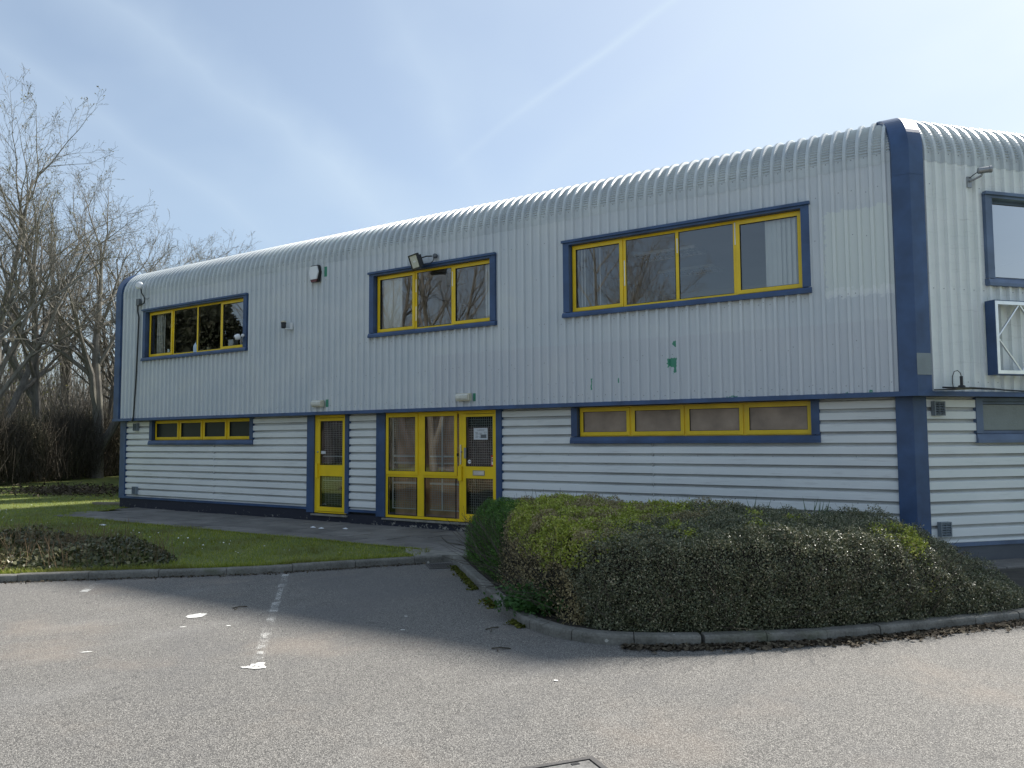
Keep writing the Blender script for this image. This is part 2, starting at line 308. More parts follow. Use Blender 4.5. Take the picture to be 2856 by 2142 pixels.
MT = dict(
    clad=cladding_upper(),
    clad_side=cladding_plain('painted_profiled_steel_side', (0.72, 0.755, 0.735), (0.78, 0.80, 0.78), (0.48, 0.50, 0.48)),
    clad_low=cladding_plain('painted_horizontal_steel', (0.73, 0.75, 0.74), (0.79, 0.805, 0.79), (0.36, 0.355, 0.335)),
    eave=cladding_plain('painted_eave_steel', (0.50, 0.54, 0.56), (0.60, 0.635, 0.635), (0.33, 0.36, 0.35), 0.34),
    shade_and_grime=cladding_plain('shade_and_grime_of_recess', (0.34, 0.345, 0.34), (0.50, 0.51, 0.50), (0.12, 0.118, 0.11), 0.6),  # groove shade painted into the recess colour, along with streaky dirt
    blue=simple('navy_trim_paint', (0.036, 0.077, 0.172), 0.42, 0.28, 2.4, bump=0.04, bscale=4),
    blue2=simple('faded_blue_trim_paint', (0.10, 0.145, 0.235), 0.45, 0.25, 2.4, bump=0.04, bscale=4),
    soffit=simple('soffit_board', (0.10, 0.105, 0.11), 0.7),
    yellow=simple('yellow_gloss_paint', (0.84, 0.57, 0.012), 0.36, 0.10, 2.5, bump=0.03, bscale=8),
    bare=simple('bare_white_plastic', (0.80, 0.80, 0.77), 0.45, 0.05),
    gasket=simple('black_gasket', (0.012, 0.012, 0.013), 0.6),
    plinth=plinth_mat(),
    plinth2=cladding_plain('grey_plinth_paint', (0.075, 0.085, 0.10), (0.11, 0.12, 0.135), (0.05, 0.05, 0.05), 0.6),
    asphalt=asphalt_mat(), kerb=kerb_mat(), slab=slab_mat(), lawn=lawn_mat(),
    joint=simple('dirty_joint_sand', (0.045, 0.04, 0.032), 0.95, 0.4, 6),
    soil=simple('damp_soil', (0.035, 0.028, 0.02), 0.95, 0.4, 8, bump=0.6, bscale=25),
    glass=glass_mat(), film=glass_mat('mirror_film_glass', 9.0, (.75, .78, .78)),
    room=simple('interior_emulsion', (0.60, 0.60, 0.58), 0.8, 0.04, 0.6),
    ceil=simple('ceiling_tile', (0.72, 0.73, 0.74), 0.85, 0.04, 1.0),
    floor=simple('office_carpet', (0.09, 0.09, 0.10), 0.9, 0.2, 4),
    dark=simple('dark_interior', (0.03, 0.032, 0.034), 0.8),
    board=simple('brown_boarding', (0.62, 0.37, 0.24), 0.75, 0.3, 3.0, (1, 1, 1), bump=0.2, bscale=14),
    brown=simple('obscured_brown_pane', (0.32, 0.24, 0.18), 0.4, 0.3, 2.6),
    darkpane=simple('obscured_dark_pane', (0.012, 0.02, 0.022), 0.32, 0.2, 2.0),
    frost=simple('frosted_pane', (0.19, 0.225, 0.235), 0.18, 0.08, 3, bump=0.25, bscale=28),
    white=simple('white_painted_metal', (0.72, 0.74, 0.74), 0.45, 0.06),
    mesh=simple('galvanised_mesh_wire', (0.60, 0.62, 0.60), 0.5, 0.1),
    blind=simple('blind_fabric', (0.80, 0.79, 0.76), 0.85, 0.05),
    alu=simple('bare_aluminium', (0.80, 0.81, 0.81), 0.32, 0.08, 6, metal=0.85),
    steel=simple('dull_steel', (0.30, 0.31, 0.32), 0.42, 0.15, 8, metal=0.7),
    black=simple('black_plastic', (0.016, 0.017, 0.019), 0.45, 0.2, 8),
    grey=simple('grey_plastic', (0.12, 0.13, 0.14), 0.5, 0.15, 8),
    vent=simple('blue_grey_vent_plastic', (0.20, 0.235, 0.26), 0.5, 0.12, 8),
    cream=simple('aged_cream_plastic', (0.62, 0.58, 0.45), 0.4, 0.1, 9),
    diff=simple('clouded_diffuser', (0.66, 0.65, 0.58), 0.25, 0.12, 12),
    wplast=simple('white_plastic', (0.78, 0.79, 0.80), 0.35, 0.05),
    red=simple('red_print', (0.45, 0.03, 0.03), 0.5, 0.08),
    maroon=simple('dark_red_plastic', (0.12, 0.02, 0.02), 0.3, 0.1),
    paper=simple('printed_paper', (0.60, 0.62, 0.64), 0.6, 0.08, 8),
    ink=simple('print_ink', (0.05, 0.05, 0.055), 0.7),
    iron=simple('cast_iron', (0.075, 0.07, 0.066), 0.6, 0.3, 12, bump=0.3, bscale=60),
    coverc=simple('concrete_cover_fill', (0.17, 0.165, 0.155), 0.9, 0.4, 25, bump=0.5, bscale=90),
    wood=simple('weathered_timber', (0.26, 0.22, 0.17), 0.85, 0.3, 9, (1, 6, 6), bump=0.3, bscale=30),
    brick=simple('old_brick', (0.17, 0.085, 0.06), 0.9, 0.35, 9, bump=0.3, bscale=30),
    conc=simple('rough_concrete', (0.24, 0.23, 0.20), 0.9, 0.25, 7, bump=0.3, bscale=40),
    line=worn_paint('worn_white_marking', 0.45, 0.18),
    ghost=worn_paint('ghost_of_white_marking', 0.53, 0.16),
    blob=simple('white_road_paint', (0.70, 0.69, 0.65), 0.8, 0.1, 40),
    bark=bark_mat('grey_tree_bark', (0.10, 0.093, 0.080), (0.27, 0.252, 0.22)),
    twig=bark_mat('tree_twigs', (0.145, 0.134, 0.115), (0.30, 0.278, 0.24)),
    hedgewood=bark_mat('hedge_wood', (0.04, 0.034, 0.025), (0.105, 0.09, 0.066)),
    straw=simple('dry_stems', (0.30, 0.22, 0.12), 0.9, 0.4, 6),
    brownstem=simple('dead_brown_stems', (0.17, 0.115, 0.065), 0.9, 0.4, 6),
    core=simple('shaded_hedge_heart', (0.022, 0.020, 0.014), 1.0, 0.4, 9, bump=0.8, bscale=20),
    cot=leaf_mat('dark_glossy_leaves', [(0.0, (0.052, 0.068, 0.034)), (0.5, (0.130, 0.145, 0.072)), (0.85, (0.25, 0.25, 0.145)), (1.0, (0.44, 0.38, 0.25))], 0.42, 0.18, 0.6),
    privet=leaf_mat('yellow_green_leaves', [(0.0, (0.18, 0.22, 0.03)), (0.5, (0.37, 0.43, 0.055)), (0.85, (0.52, 0.54, 0.12)), (1.0, (0.46, 0.37, 0.18))], 0.45, 0.3, 0.4),
    tan=leaf_mat('browned_leaves', [(0.0, (0.18, 0.15, 0.07)), (0.5, (0.34, 0.28, 0.14)), (1.0, (0.48, 0.40, 0.23))], 0.6, 0.2, 0.3),
    green=leaf_mat('fresh_green_needles', [(0.0, (0.04, 0.11, 0.018)), (0.6, (0.09, 0.20, 0.03)), (1.0, (0.18, 0.30, 0.06))], 0.5, 0.3, 0.4),
    ivy=leaf_mat('ivy_leaves', [(0.0, (0.036, 0.046, 0.018)), (0.6, (0.085, 0.092, 0.038)), (1.0, (0.21, 0.19, 0.09))], 0.42, 0.15, 0.4),
    grass=leaf_mat('grass_blades', [(0.0, (0.18, 0.23, 0.026)), (0.6, (0.32, 0.37, 0.05)), (1.0, (0.48, 0.46, 0.14))], 0.6, 0.4, 0.3, (0.7, 0.45, 0.65, (0.20, 0.20, 0.05))),
    fir=leaf_mat('dark_evergreen_leaves', [(0.0, (0.016, 0.020, 0.012)), (0.6, (0.032, 0.038, 0.022)), (1.0, (0.055, 0.055, 0.035))], 0.6, 0.1, 0.2),
    olive=leaf_mat('olive_scrub_leaves', [(0.0, (0.12, 0.13, 0.04)), (0.6, (0.22, 0.225, 0.075)), (1.0, (0.34, 0.32, 0.13))], 0.7, 0.45, 0.2),
    bud=leaf_mat('spring_buds', [(0.0, (0.10, 0.085, 0.05)), (1.0, (0.24, 0.24, 0.09))], 0.7, 0.3, 0.2),
    weed=leaf_mat('weed_leaves', [(0.0, (0.035, 0.10, 0.02)), (1.0, (0.075, 0.16, 0.04))], 0.5, 0.3, 0.3),
    bulb=leaf_mat('bulb_leaves', [(0.0, (0.06, 0.11, 0.05)), (1.0, (0.13, 0.20, 0.10))], 0.45, 0.3, 0.4),
    litter=leaf_mat('leaf_litter', [(0.0, (0.045, 0.035, 0.025)), (0.7, (0.10, 0.08, 0.055)), (1.0, (0.17, 0.145, 0.10))], 0.9, 0.05, 0.2),
    moss=leaf_mat('moss_cushions', [(0.0, (0.06, 0.075, 0.012)), (1.0, (0.14, 0.14, 0.03))], 0.95, 0.1, 0.1),
    petal=simple('daisy_petals', (0.8, 0.8, 0.76), 0.6, 0.02),
    ware=simple('far_unit_cladding', (0.07, 0.065, 0.07), 0.6, 0.1, 1),
    bottle=simple('pale_blue_bottle', (0.42, 0.55, 0.68), 0.3, 0.05),
)

# ------------------------------------------------------------------ mesh helpers
def F(u, w, z): return (u, -w, z)
_c, _s = math.cos(PHI), math.sin(PHI)
def S(u, w, z): return (u*_c+w*_s, u*_s-w*_c, z)
TM = math.tan(PHI/2)                 # mitre: x = w*TM on the front, u = -w*TM on the side

class MB:
    def __init__(s, fr=None): s.v = []; s.f = []; s.fr = fr
    def add(s, p):
        s.v.append(s.fr(*p) if s.fr else tuple(p)); return len(s.v)-1
    def quad(s, *ps): s.f.append([s.add(p) for p in ps])
    def box(s, x0, x1, y0, y1, z0, z1):
        i = [s.add(p) for p in ((x0, y0, z0), (x1, y0, z0), (x1, y1, z0), (x0, y1, z0), (x0, y0, z1), (x1, y0, z1), (x1, y1, z1), (x0, y1, z1))]
        for q in ((0, 3, 2, 1), (4, 5, 6, 7), (0, 1, 5, 4), (1, 2, 6, 5), (2, 3, 7, 6), (3, 0, 4, 7)): s.f.append([i[j] for j in q])
        return s
    def ring(s, x0, x1, z0, z1, t, y0, y1, tb=None, tt=None):
        """picture-frame of four butted bars; t side width, tb bottom, tt top"""
        tb = t if tb is None else tb; tt = t if tt is None else tt
        s.box(x0, x0+t, y0, y1, z0, z1); s.box(x1-t, x1, y0, y1, z0, z1)
        s.box(x0+t, x1-t, y0, y1, z0, z0+tb); s.box(x0+t, x1-t, y0, y1, z1-tt, z1); return s
    def tube(s, pts, r, n=6, cap=True):
        pts = [Vector(s.fr(*p)) if s.fr else Vector(p) for p in pts]
        rs = r if isinstance(r, (list, tuple)) else [r]*len(pts)
        prev = None; rings = []
        for i, p in enumerate(pts):
            d = (pts[min(i+1, len(pts)-1)]-pts[max(i-1, 0)])
            d = d.normalized() if d.length > 1e-9 else Vector((0, 0, 1))
            if prev is None:
                a = d.orthogonal().normalized()
            else:
                a = prev-d*prev.dot(d); a = a.normalized() if a.length > 1e-6 else d.orthogonal().normalized()
            prev = a; b = d.cross(a)
            k0 = len(s.v)
            for j in range(n):
                t = 2*math.pi*j/n; q = p+(a*math.cos(t)+b*math.sin(t))*rs[i]; s.v.append((q.x, q.y, q.z))
            rings.append(k0)
        for k0, k1 in zip(rings, rings[1:]):
            for j in range(n): s.f.append([k0+j, k0+(j+1) % n, k1+(j+1) % n, k1+j])
        if cap:
            s.f.append([rings[0]+j for j in range(n)][::-1]); s.f.append([rings[-1]+j for j in range(n)])
        return s
    def lathe(s, c, prof, n=14, axis=(0, 0, 1)):
        ax = Vector(s.fr(*axis))-Vector(s.fr(0, 0, 0)) if s.fr else Vector(axis)
        ax.normalize(); c = Vector(s.fr(*c)) if s.fr else Vector(c)
        a = ax.orthogonal().normalized(); b = ax.cross(a); rings = []
        for r, h in prof:
            k0 = len(s.v)
            for j in range(n):
                t = 2*math.pi*j/n; q = c+ax*h+(a*math.cos(t)+b*math.sin(t))*max(r, 1e-4); s.v.append(tuple(q))
            rings.append(k0)
        for k0, k1 in zip(rings, rings[1:]):
            for j in range(n): s.f.append([k0+j, k0+(j+1) % n, k1+(j+1) % n, k1+j])
        s.f.append([rings[0]+j for j in range(n)][::-1]); s.f.append([rings[-1]+j for j in range(n)])
        return s
    def poly(s, pts, z0, z1):
        """prism over a plan polygon"""
        a = [s.add((x, y, z0)) for x, y in pts]; b = [s.add((x, y, z1)) for x, y in pts]; n = len(pts)
        s.f.append(a[::-1]); s.f.append(b)
        for i in range(n): s.f.append([a[i], a[(i+1) % n], b[(i+1) % n], b[i]])
        return s
    def mesh(s, name, mat, origin=(0, 0, 0), smooth=False, fix=True):
        me = bpy.data.meshes.new(name); o = Vector(origin)
        me.from_pydata([(x-o.x, y-o.y, z-o.z) for x, y, z in s.v], [], s.f)
        if fix:
            bm = bmesh.new(); bm.from_mesh(me); bmesh.ops.recalc_face_normals(bm, faces=bm.faces); bm.to_mesh(me); bm.free()
        if smooth: me.polygons.foreach_set('use_smooth', [True]*len(me.polygons))
        me.materials.append(MT[mat]); me.update(); return me
    def build(s, name, mat, parent=None, smooth=False, fix=True):
        org = parent_world(parent) if parent else Vector((0, 0, 0))
        if parent is None and s.v:
            xs = np.array(s.v); org = Vector((float(xs[:, 0].mean()), float(xs[:, 1].mean()), float(xs[:, 2].min())))
        me = s.mesh(name, mat, org, smooth, fix)
        o = bpy.data.objects.new(name, me); COL.objects.link(o)
        if parent: o.parent = parent
        else: o.location = org
        return o
def parent_world(p):
    v = Vector((0, 0, 0))
    while p: v += p.location; p = p.parent
    return v
def thing(name, label, cat, loc=(0, 0, 0), group=None):
    o = bpy.data.objects.new(name, None); o.empty_display_size = 0.2; COL.objects.link(o); o.location = loc
    return tag(o, label, cat, group)
def tag(o, label=None, cat=None, group=None, kind=None):
    if label: o['label'] = label
    if cat: o['category'] = cat
    if group: o['group'] = group
    if kind: o['kind'] = kind
    return o
def npmesh(name, verts, faces_n, mat, parent=None, smooth=False):
    """verts (N,k,3): N separate polygons of k corners"""
    N, k, _ = verts.shape
    org = np.array(parent_world(parent)) if parent else np.zeros(3)
    me = bpy.data.meshes.new(name); me.vertices.add(N*k); me.vertices.foreach_set('co', (verts-org).astype(np.float32).ravel())
    me.loops.add(N*k); me.loops.foreach_set('vertex_index', np.arange(N*k, dtype=np.int32))
    me.polygons.add(N); me.polygons.foreach_set('loop_start', np.arange(0, N*k, k, dtype=np.int32)); me.polygons.foreach_set('loop_total', np.full(N, k, dtype=np.int32))
    me.update(calc_edges=True); me.materials.append(MT[mat])
    o = bpy.data.objects.new(name, me); COL.objects.link(o)
    if parent: o.parent = parent
    return o
def leaves(P, size, aspect=0.6, normal=None, spread=1.0, kind='diamond', curl=0.0):
    """random leaf polygons at points P; normal biases which way they face"""
    N = len(P); d = RNG.normal(size=(N, 3))
    if normal is not None: d = d*spread+normal
    d /= np.linalg.norm(d, axis=1, keepdims=True)
    a = np.cross(d, RNG.normal(size=(N, 3))); a /= np.linalg.norm(a, axis=1, keepdims=True)+1e-9
    b = np.cross(d, a); L = (size*RNG.uniform(0.6, 1.35, N))[:, None]
    if kind == 'diamond':
        sh = ((-.5, 0), (0, .5*aspect), (.5, 0), (0, -.5*aspect))
    elif kind == 'oval':
        sh = ((-.5, 0), (-.2, .5*aspect), (.25, .42*aspect), (.5, 0), (.25, -.42*aspect), (-.2, -.5*aspect))
    else:
        sh = ((-.45, 0), (-.3, .42), (.02, .28), (.5, 0), (.02, -.28), (-.3, -.42))
    V = np.stack([P+a*L*x+b*L*y+d*L*curl*(abs(y)*2) for x, y in sh], axis=1)
    return V
def twigs3(P, D, L, r):
    """thin three-sided straight twigs as separate triangles strips (2 quads each)"""
    N = len(P); a = np.cross(D, RNG.normal(size=(N, 3))); a /= np.linalg.norm(a, axis=1, keepdims=True)+1e-9
    b = np.cross(D, a); b /= np.linalg.norm(b, axis=1, keepdims=True)+1e-9
    L = np.asarray(L).reshape(-1, 1); r = np.asarray(r).reshape(-1, 1); Q = P+D*L
    c = [P+a*r, P-a*r*.5+b*r*.87, P-a*r*.5-b*r*.87]; e = [Q+a*r*.5, Q-a*r*.25+b*r*.43, Q-a*r*.25-b*r*.43]
    return np.concatenate([np.stack([c[i], c[(i+1) % 3], e[(i+1) % 3], e[i]], axis=1) for i in range(3)], axis=0)
def inpoly(x, y, poly):
    r = np.zeros(len(x), bool); n = len(poly)
    for i in range(n):
        x0, y0 = poly[i]; x1, y1 = poly[(i+1) % n]
        c = ((y0 > y) != (y1 > y)); t = (x1-x0)*(y-y0)/((y1-y0) if y1 != y0 else 1e-9)+x0
        r ^= c & (x < t)
    return r
def edist(x, y, poly):
    d = np.full(len(x), 1e9); n = len(poly)
    for i in range(n):
        x0, y0 = poly[i]; x1, y1 = poly[(i+1) % n]; dx, dy = x1-x0, y1-y0
        t = np.clip(((x-x0)*dx+(y-y0)*dy)/(dx*dx+dy*dy), 0, 1); d = np.minimum(d, np.hypot(x-x0-t*dx, y-y0-t*dy))
    return d
def text_mesh(name, body, size, mat, fr, u, w, z, parent):
    cu = bpy.data.curves.new(name, 'FONT'); cu.body = body; cu.size = size; cu.align_x = 'CENTER'; cu.align_y = 'CENTER'
    tmp = bpy.data.objects.new(name, cu); COL.objects.link(tmp)
    bpy.context.view_layer.update()
    me = bpy.data.meshes.new_from_object(tmp.evaluated_get(bpy.context.evaluated_depsgraph_get()))
    bpy.data.objects.remove(tmp); org = parent_world(parent)
    for v in me.vertices: v.co = Vector(fr(u+v.co.x, w, z+v.co.y))-org
    me.materials.clear(); me.materials.append(MT[mat]); me.name = name
    o = bpy.data.objects.new(name, me); COL.objects.link(o); o.parent = parent
    return o

# ------------------------------------------------------------------ levels
ZB, ZJ, D = 2.2526, 5.63, 0.2427     # foot of the upper cladding, eave joint, set-back of the lower wall
XL = -20.51; ZP = 0.1                # left end; foot of the lower cladding
ZC, RA = 5.74, 0.72                  # eave curve: centre height and radius
ROAD, PATH = -0.30, -0.20
PITCH = 0.1814; RX0 = -1.6115        # rib spacing and one rib centre
DEP = 0.048

# ------------------------------------------------------------------ ground
def struct(o): return tag(o, kind='structure')
g = MB(); g.quad((-400, -400, -0.50), (400, -400, -0.50), (400, 400, -0.50), (-400, 400, -0.50)); struct(g.build('ground', 'lawn'))
g = MB(); g.quad((-60, -60, ROAD), (60, -60, ROAD), (60, -1.2, ROAD), (-60, -1.2, ROAD)); carpark = struct(g.build('car_park', 'asphalt'))

KL = [(-40.0, -36.0), (-16.0, -12.75), (-10.43, -7.35), (-8.0, -5.03), (-6.44, -2.72)]     # road face of the left kerb
KR = [(-6.27, -2.68), (-4.66, -4.21), (-3.35, -5.43), (-2.92, -5.74), (-2.48, -5.93), (-2.1, -5.965), (-1.77, -5.88), (-1.43, -5.70), (-1.13, -5.48), (-0.29, -4.75), (0.34, -3.99), (1.26, -2.74), (6.0, 3.4)]
# lawn: a gently uneven sheet, rising a little to the far left
LAWN = [(-60, -60), (-39.95, -36.0), (-16.1, -12.66), (-10.53, -7.26), (-8.12, -4.96), (-6.72, -2.95), (-6.95, -2.262), (-18.9, -2.262), (-19.85, -0.2), (-20.4, 0.6), (-20.4, 24), (-20, 90), (-120, 90), (-120, -60)]
bm = bmesh.new(); vs_ = [bm.verts.new((x, y, PATH-0.012)) for x, y in LAWN]; fc = bm.faces.new(vs_)
bmesh.ops.triangulate(bm, faces=[fc]); me = bpy.data.meshes.new('lawn'); bm.to_mesh(me); bm.free(); me.materials.append(MT['lawn'])
lawn = bpy.data.objects.new('lawn', me); COL.objects.link(lawn); struct(lawn)

# planting bed inside the right kerb
BED = [(-6.20, -2.62), (-4.58, -4.12), (-3.28, -5.33), (-2.47, -5.82), (-2.1, -5.85), (-1.8, -5.78), (-1.2, -5.39), (-0.37, -4.67), (0.26, -3.92), (1.17, -2.67), (1.9, -1.7), (1.0, -1.6), (0.2, -2.0), (-6.0, -2.15)]
MB().poly(BED, -0.45, PATH-0.02).build('planting_bed', 'soil')
struct(bpy.data.objects['planting_bed'])

# pavement: bedding sheet with every slab laid on it
pv = MB(); pv.poly([(-18.75, -2.3), (-19.8, -0.1), (-19.9, D+0.02), (-0.1, D+0.02), (4.3, 5.2), (7.2, 4.6), (1.9, -2.0), (0.2, -2.3), (-6.9, -2.3)], -0.42, PATH-0.022)
pave = struct(pv.build('pavement', 'joint'))
pw = parent_world(pave)
slab_meshes = {}
def slab(cx, cy, sx, sy, ang, dz):
    key = (round(sx, 3), round(sy, 3))
    if key not in slab_meshes:
        b = MB(); g2 = 0.006; hx, hy = sx/2-g2-.003, sy/2-g2-.003; e = 0.008
        lo = [(-hx, -hy), (hx, -hy), (hx, hy), (-hx, hy)]; hi = [(-hx+e, -hy+e), (hx-e, -hy+e), (hx-e, hy-e), (-hx+e, hy-e)]
        a = [b.add((x, y, -0.05)) for x, y in lo]; m_ = [b.add((x, y, -e)) for x, y in lo]; t = [b.add((x, y, 0)) for x, y in hi]
        for q, r in ((a, m_), (m_, t)):
            for i in range(4): b.f.append([q[i], q[(i+1) % 4], r[(i+1) % 4], r[i]])
        b.f.append(t); slab_meshes[key] = b.mesh('paving_slab', 'slab')
    o = bpy.data.objects.new('paving_slab', slab_meshes[key]); COL.objects.link(o); o.parent = pave
    o.location = Vector((cx, cy, PATH+dz))-pw; o.rotation_euler = (random.uniform(-.011, .011), random.uniform(-.009, .009), ang)
rows = [(0.235, 0.62), (-0.385, 0.62), (-1.005, 0.62), (-1.625, 0.62)]
for r_, (yt, h) in enumerate(rows):
    x = -0.35-(r_ % 2)*0.45
    while x > -19.3+r_*0.2:
        w_ = 0.92
        slab(x-w_/2, yt-h/2, w_, h, 0, random.uniform(-.004, .004)); x -= w_
for r_ in range(3):
    for i in range(7):
        u = 0.55+i*0.92+(r_ % 2)*0.4; p = S(u, -D+0.34+r_*0.62, 0)
        if r_ == 0 or u > 0.9+r_*0.25: slab(p[0], p[1], 0.92, 0.62, PHI, random.uniform(-.004, .004))
# concrete infill in the corner of the two kerbs
MB().poly([(-7.25, -2.66), (-6.75, -2.98), (-6.42, -2.56), (-6.1, -2.5), (-5.9, -2.28), (-7.6, -2.27)], -0.4, PATH+0.001).build('concrete_infill', 'conc', pave)

# kerbs, stone by stone
def polyline_at(pl, s):
    for (a, b) in zip(pl, pl[1:]):
        L = math.hypot(b[0]-a[0], b[1]-a[1])
        if s <= L: return (a[0]+(b[0]-a[0])*s/L, a[1]+(b[1]-a[1])*s/L)
        s -= L
    return pl[-1]
def kerb(name, pl, unit, s0, s1, side, subdiv):
    root = bpy.data.objects.new(name, None); COL.objects.link(root); root.location = (pl[len(pl)//2][0], pl[len(pl)//2][1], ROAD); struct(root)
    s = s0
    while s < s1-0.05:
        e = min(s+unit, s1); n = subdiv; b = MB(); jz = random.uniform(-.006, .006); jx = random.uniform(-.006, .006)
        prof = [(0+jx, -0.42), (0+jx, PATH-0.03+jz), (0.006+jx, PATH-0.012+jz), (0.022+jx, PATH+jz), (0.125+jx, PATH+0.003+jz), (0.125+jx, -0.42)]
        rings = []
        for i in range(n+1):
            q = s+0.004+(e-s-0.008)*i/n; p = polyline_at(pl, q); p1 = polyline_at(pl, q-0.08); p2 = polyline_at(pl, q+0.08)
            t = Vector((p2[0]-p1[0], p2[1]-p1[1])); t.normalize(); nrm = Vector((-t.y, t.x))*side
            rings.append([b.add((p[0]+nrm.x*o_, p[1]+nrm.y*o_, z)) for o_, z in prof])
        for r0, r1 in zip(rings, rings[1:]):
            for j in range(len(prof)): b.f.append([r0[j], r0[(j+1) % len(prof)], r1[(j+1) % len(prof)], r1[j]])
        b.f.append(rings[0][::-1]); b.f.append(rings[-1]); b.build('kerb_stone', 'kerb', root)
        s = e
def plen(pl): return sum(math.hypot(b[0]-a[0], b[1]-a[1]) for a, b in zip(pl, pl[1:]))
kerb('left_kerb', KL, 0.915, 24.0, plen(KL), 1, 1)
kerb('bed_kerb', KR, 0.915, 0.0, plen(KR[:3])-0.02, 1, 1)
kerb('curved_bed_kerb', KR, 0.62, plen(KR[:3])-0.02, plen(KR[:9]), 1, 4)
kerb('side_kerb', KR, 0.6, plen(KR[:9]), plen(KR), 1, 1)

# markings (children of the car park)
def flat(name, pts, z, mat):
    b = MB(); b.f.append([b.add((x, y, z)) for x, y in pts]); return b.build(name, mat, carpark)
def strip(p, q, w, z, mat, name='bay_line'):
    d = Vector((q[0]-p[0], q[1]-p[1])).normalized(); n = Vector((-d.y, d.x))*w/2
    return flat(name, [(p[0]-n.x, p[1]-n.y), (q[0]-n.x, q[1]-n.y), (q[0]+n.x, q[1]+n.y), (p[0]+n.x, p[1]+n.y)], z, mat)
A, B_ = Vector((-7.61, -4.82)), Vector((-4.09, -8.15))
strip(A, B_, 0.10, ROAD+0.004, 'ghost')
strip(Vector((-9.22, -6.66)), Vector((-8.74, -7.12)), 0.10, ROAD+0.004, 'line')
for t0, t1, w_ in ((0.0, 0.09, .085), (0.235, 0.40, .06), (0.43, 0.54, .085), (0.77, 0.80, .05), (0.86, 0.885, .07), (0.905, 0.925, .06)):
    strip(A.lerp(B_, t0), A.lerp(B_, t1), w_, ROAD+0.007, 'line')
def splat(cx, cy, rx, ry, ang, name='paint_splash', n=26, rough=.25):
    pts = []
    for i in range(n):
        t = 2*math.pi*i/n; r = 1+random.uniform(-rough, rough); x, y = rx*r*math.cos(t), ry*r*math.sin(t)
        pts.append((cx+x*math.cos(ang)-y*math.sin(ang), cy+x*math.sin(ang)+y*math.cos(ang)))
    return flat(name, pts, ROAD+0.006, 'blob')
splat(-6.26, -7.22, 0.095, 0.12, 0.3, rough=.16)
splat(-4.05, -8.2, 0.095, 0.04, 0.55, rough=.35); splat(-4.08, -8.13, 0.06, 0.07, 0.2, rough=.35)
splat(-5.55, -7.33, 0.025, 0.02, 0); splat(-5.9, -7.62, 0.035, 0.015, .8); splat(-5.75, -8.7, .05, .015, .9); splat(-1.72, -7.15, .02, .015, 0); splat(-4.3, -6.0, .02, .015, 0); splat(-3.9, -6.5, .025, .015, 0.5)

# drain grate and inspection cover
dr = thing('drain_grate', 'small iron gully grate in the tarmac by the kerb corner', 'drain', (-6.2, -3.05, ROAD))
fb = MB(); cth = rad(-43)
def rotf(cx, cy, a):
    return lambda x, y, z: (cx+x*math.cos(a)-y*math.sin(a), cy+x*math.sin(a)+y*math.cos(a), z)
fb.fr = rotf(-6.2, -3.05, cth); fb.ring(-.22, .22, -.2, .2, .03, 0, 0)
fb = MB(rotf(-6.2, -3.05, cth))
for x0, x1, y0, y1 in ((-.23, -.20, -.2, .2), (.20, .23, -.2, .2), (-.2, .2, -.2, -.17), (-.2, .2, .17, .2)): fb.box(x0, x1, y0, y1, ROAD-0.02, ROAD+0.012)
fb.build('grate_frame', 'iron', dr)
MB(rotf(-6.2, -3.05, cth)).box(-.2, .2, -.17, .17, ROAD-.02, ROAD+0.003).build('sump', 'gasket', dr)
for i in range(9):
    y = -.15+i*.0375; MB(rotf(-6.2, -3.05, cth)).box(-.2, .2, y-.008, y+.008, ROAD+.0031, ROAD+.012).build('bar', 'iron', dr)
mh = thing('inspection_cover', 'square concrete filled inspection cover with rusty rim set in the tarmac', 'manhole cover', (-0.77, -8.62, ROAD))
a_ = math.atan2(.41, .28); mf = rotf(-0.695, -8.72, a_)
b = MB(mf)
for x0, x1, y0, y1 in ((-.27, -.235, -.24, .24), (.235, .27, -.24, .24), (-.235, .235, -.24, -.205), (-.235, .235, .205, .24)): b.box(x0, x1, y0, y1, ROAD-.02, ROAD+.010)
b.build('rim', 'iron', mh); MB(mf).box(-.225, .225, -.195, .195, ROAD-.02, ROAD+.006).build('infill', 'coverc', mh)
for sx in (-.12, .1): MB(mf).box(sx, sx+.05, .16, .185, ROAD+.0061, ROAD+.009).build('lifting_slot', 'gasket', mh)

# ------------------------------------------------------------------ building
bld = thing('office_building', 'two storey grey metal clad office unit with curved eaves, navy trim and yellow windows', 'building', (-10, 4, PATH))
def part(name, mb, mat, par=None, **k): return mb.build(name, mat, par or bld, **k)

# window openings on the upper storey (front: u0,u1,z0,z1)
WT, WB = 5.2353, 3.8134
WIN = [(-5.7958, -1.4167), (-10.6562, -7.3226), (-19.1664, -14.7618)]
SWIN = (1.34, 4.7, 3.83, 5.245)
def profile(u0, u1, rib0):
    """breakpoints (u, w) of the trapezoid sheet between u0 and u1; w=0 on the crest"""
    pts = []
    i = math.floor((u0-rib0)/PITCH)-1
    while True:
        c = rib0+i*PITCH
        for du, w in ((-.037, -DEP), (-.021, 0), (.021, 0), (.037, -DEP)): pts.append((c+du, w))
        i += 1
        if c > u1+PITCH: break
    def wat(u):
        for (a, wa), (b2, wb) in zip(pts, pts[1:]):
            if a <= u <= b2: return wa+(wb-wa)*(u-a)/(b2-a)
    return [(u0, wat(u0))]+[p for p in pts if u0+1e-4 < p[0] < u1-1e-4]+[(u1, wat(u1))]
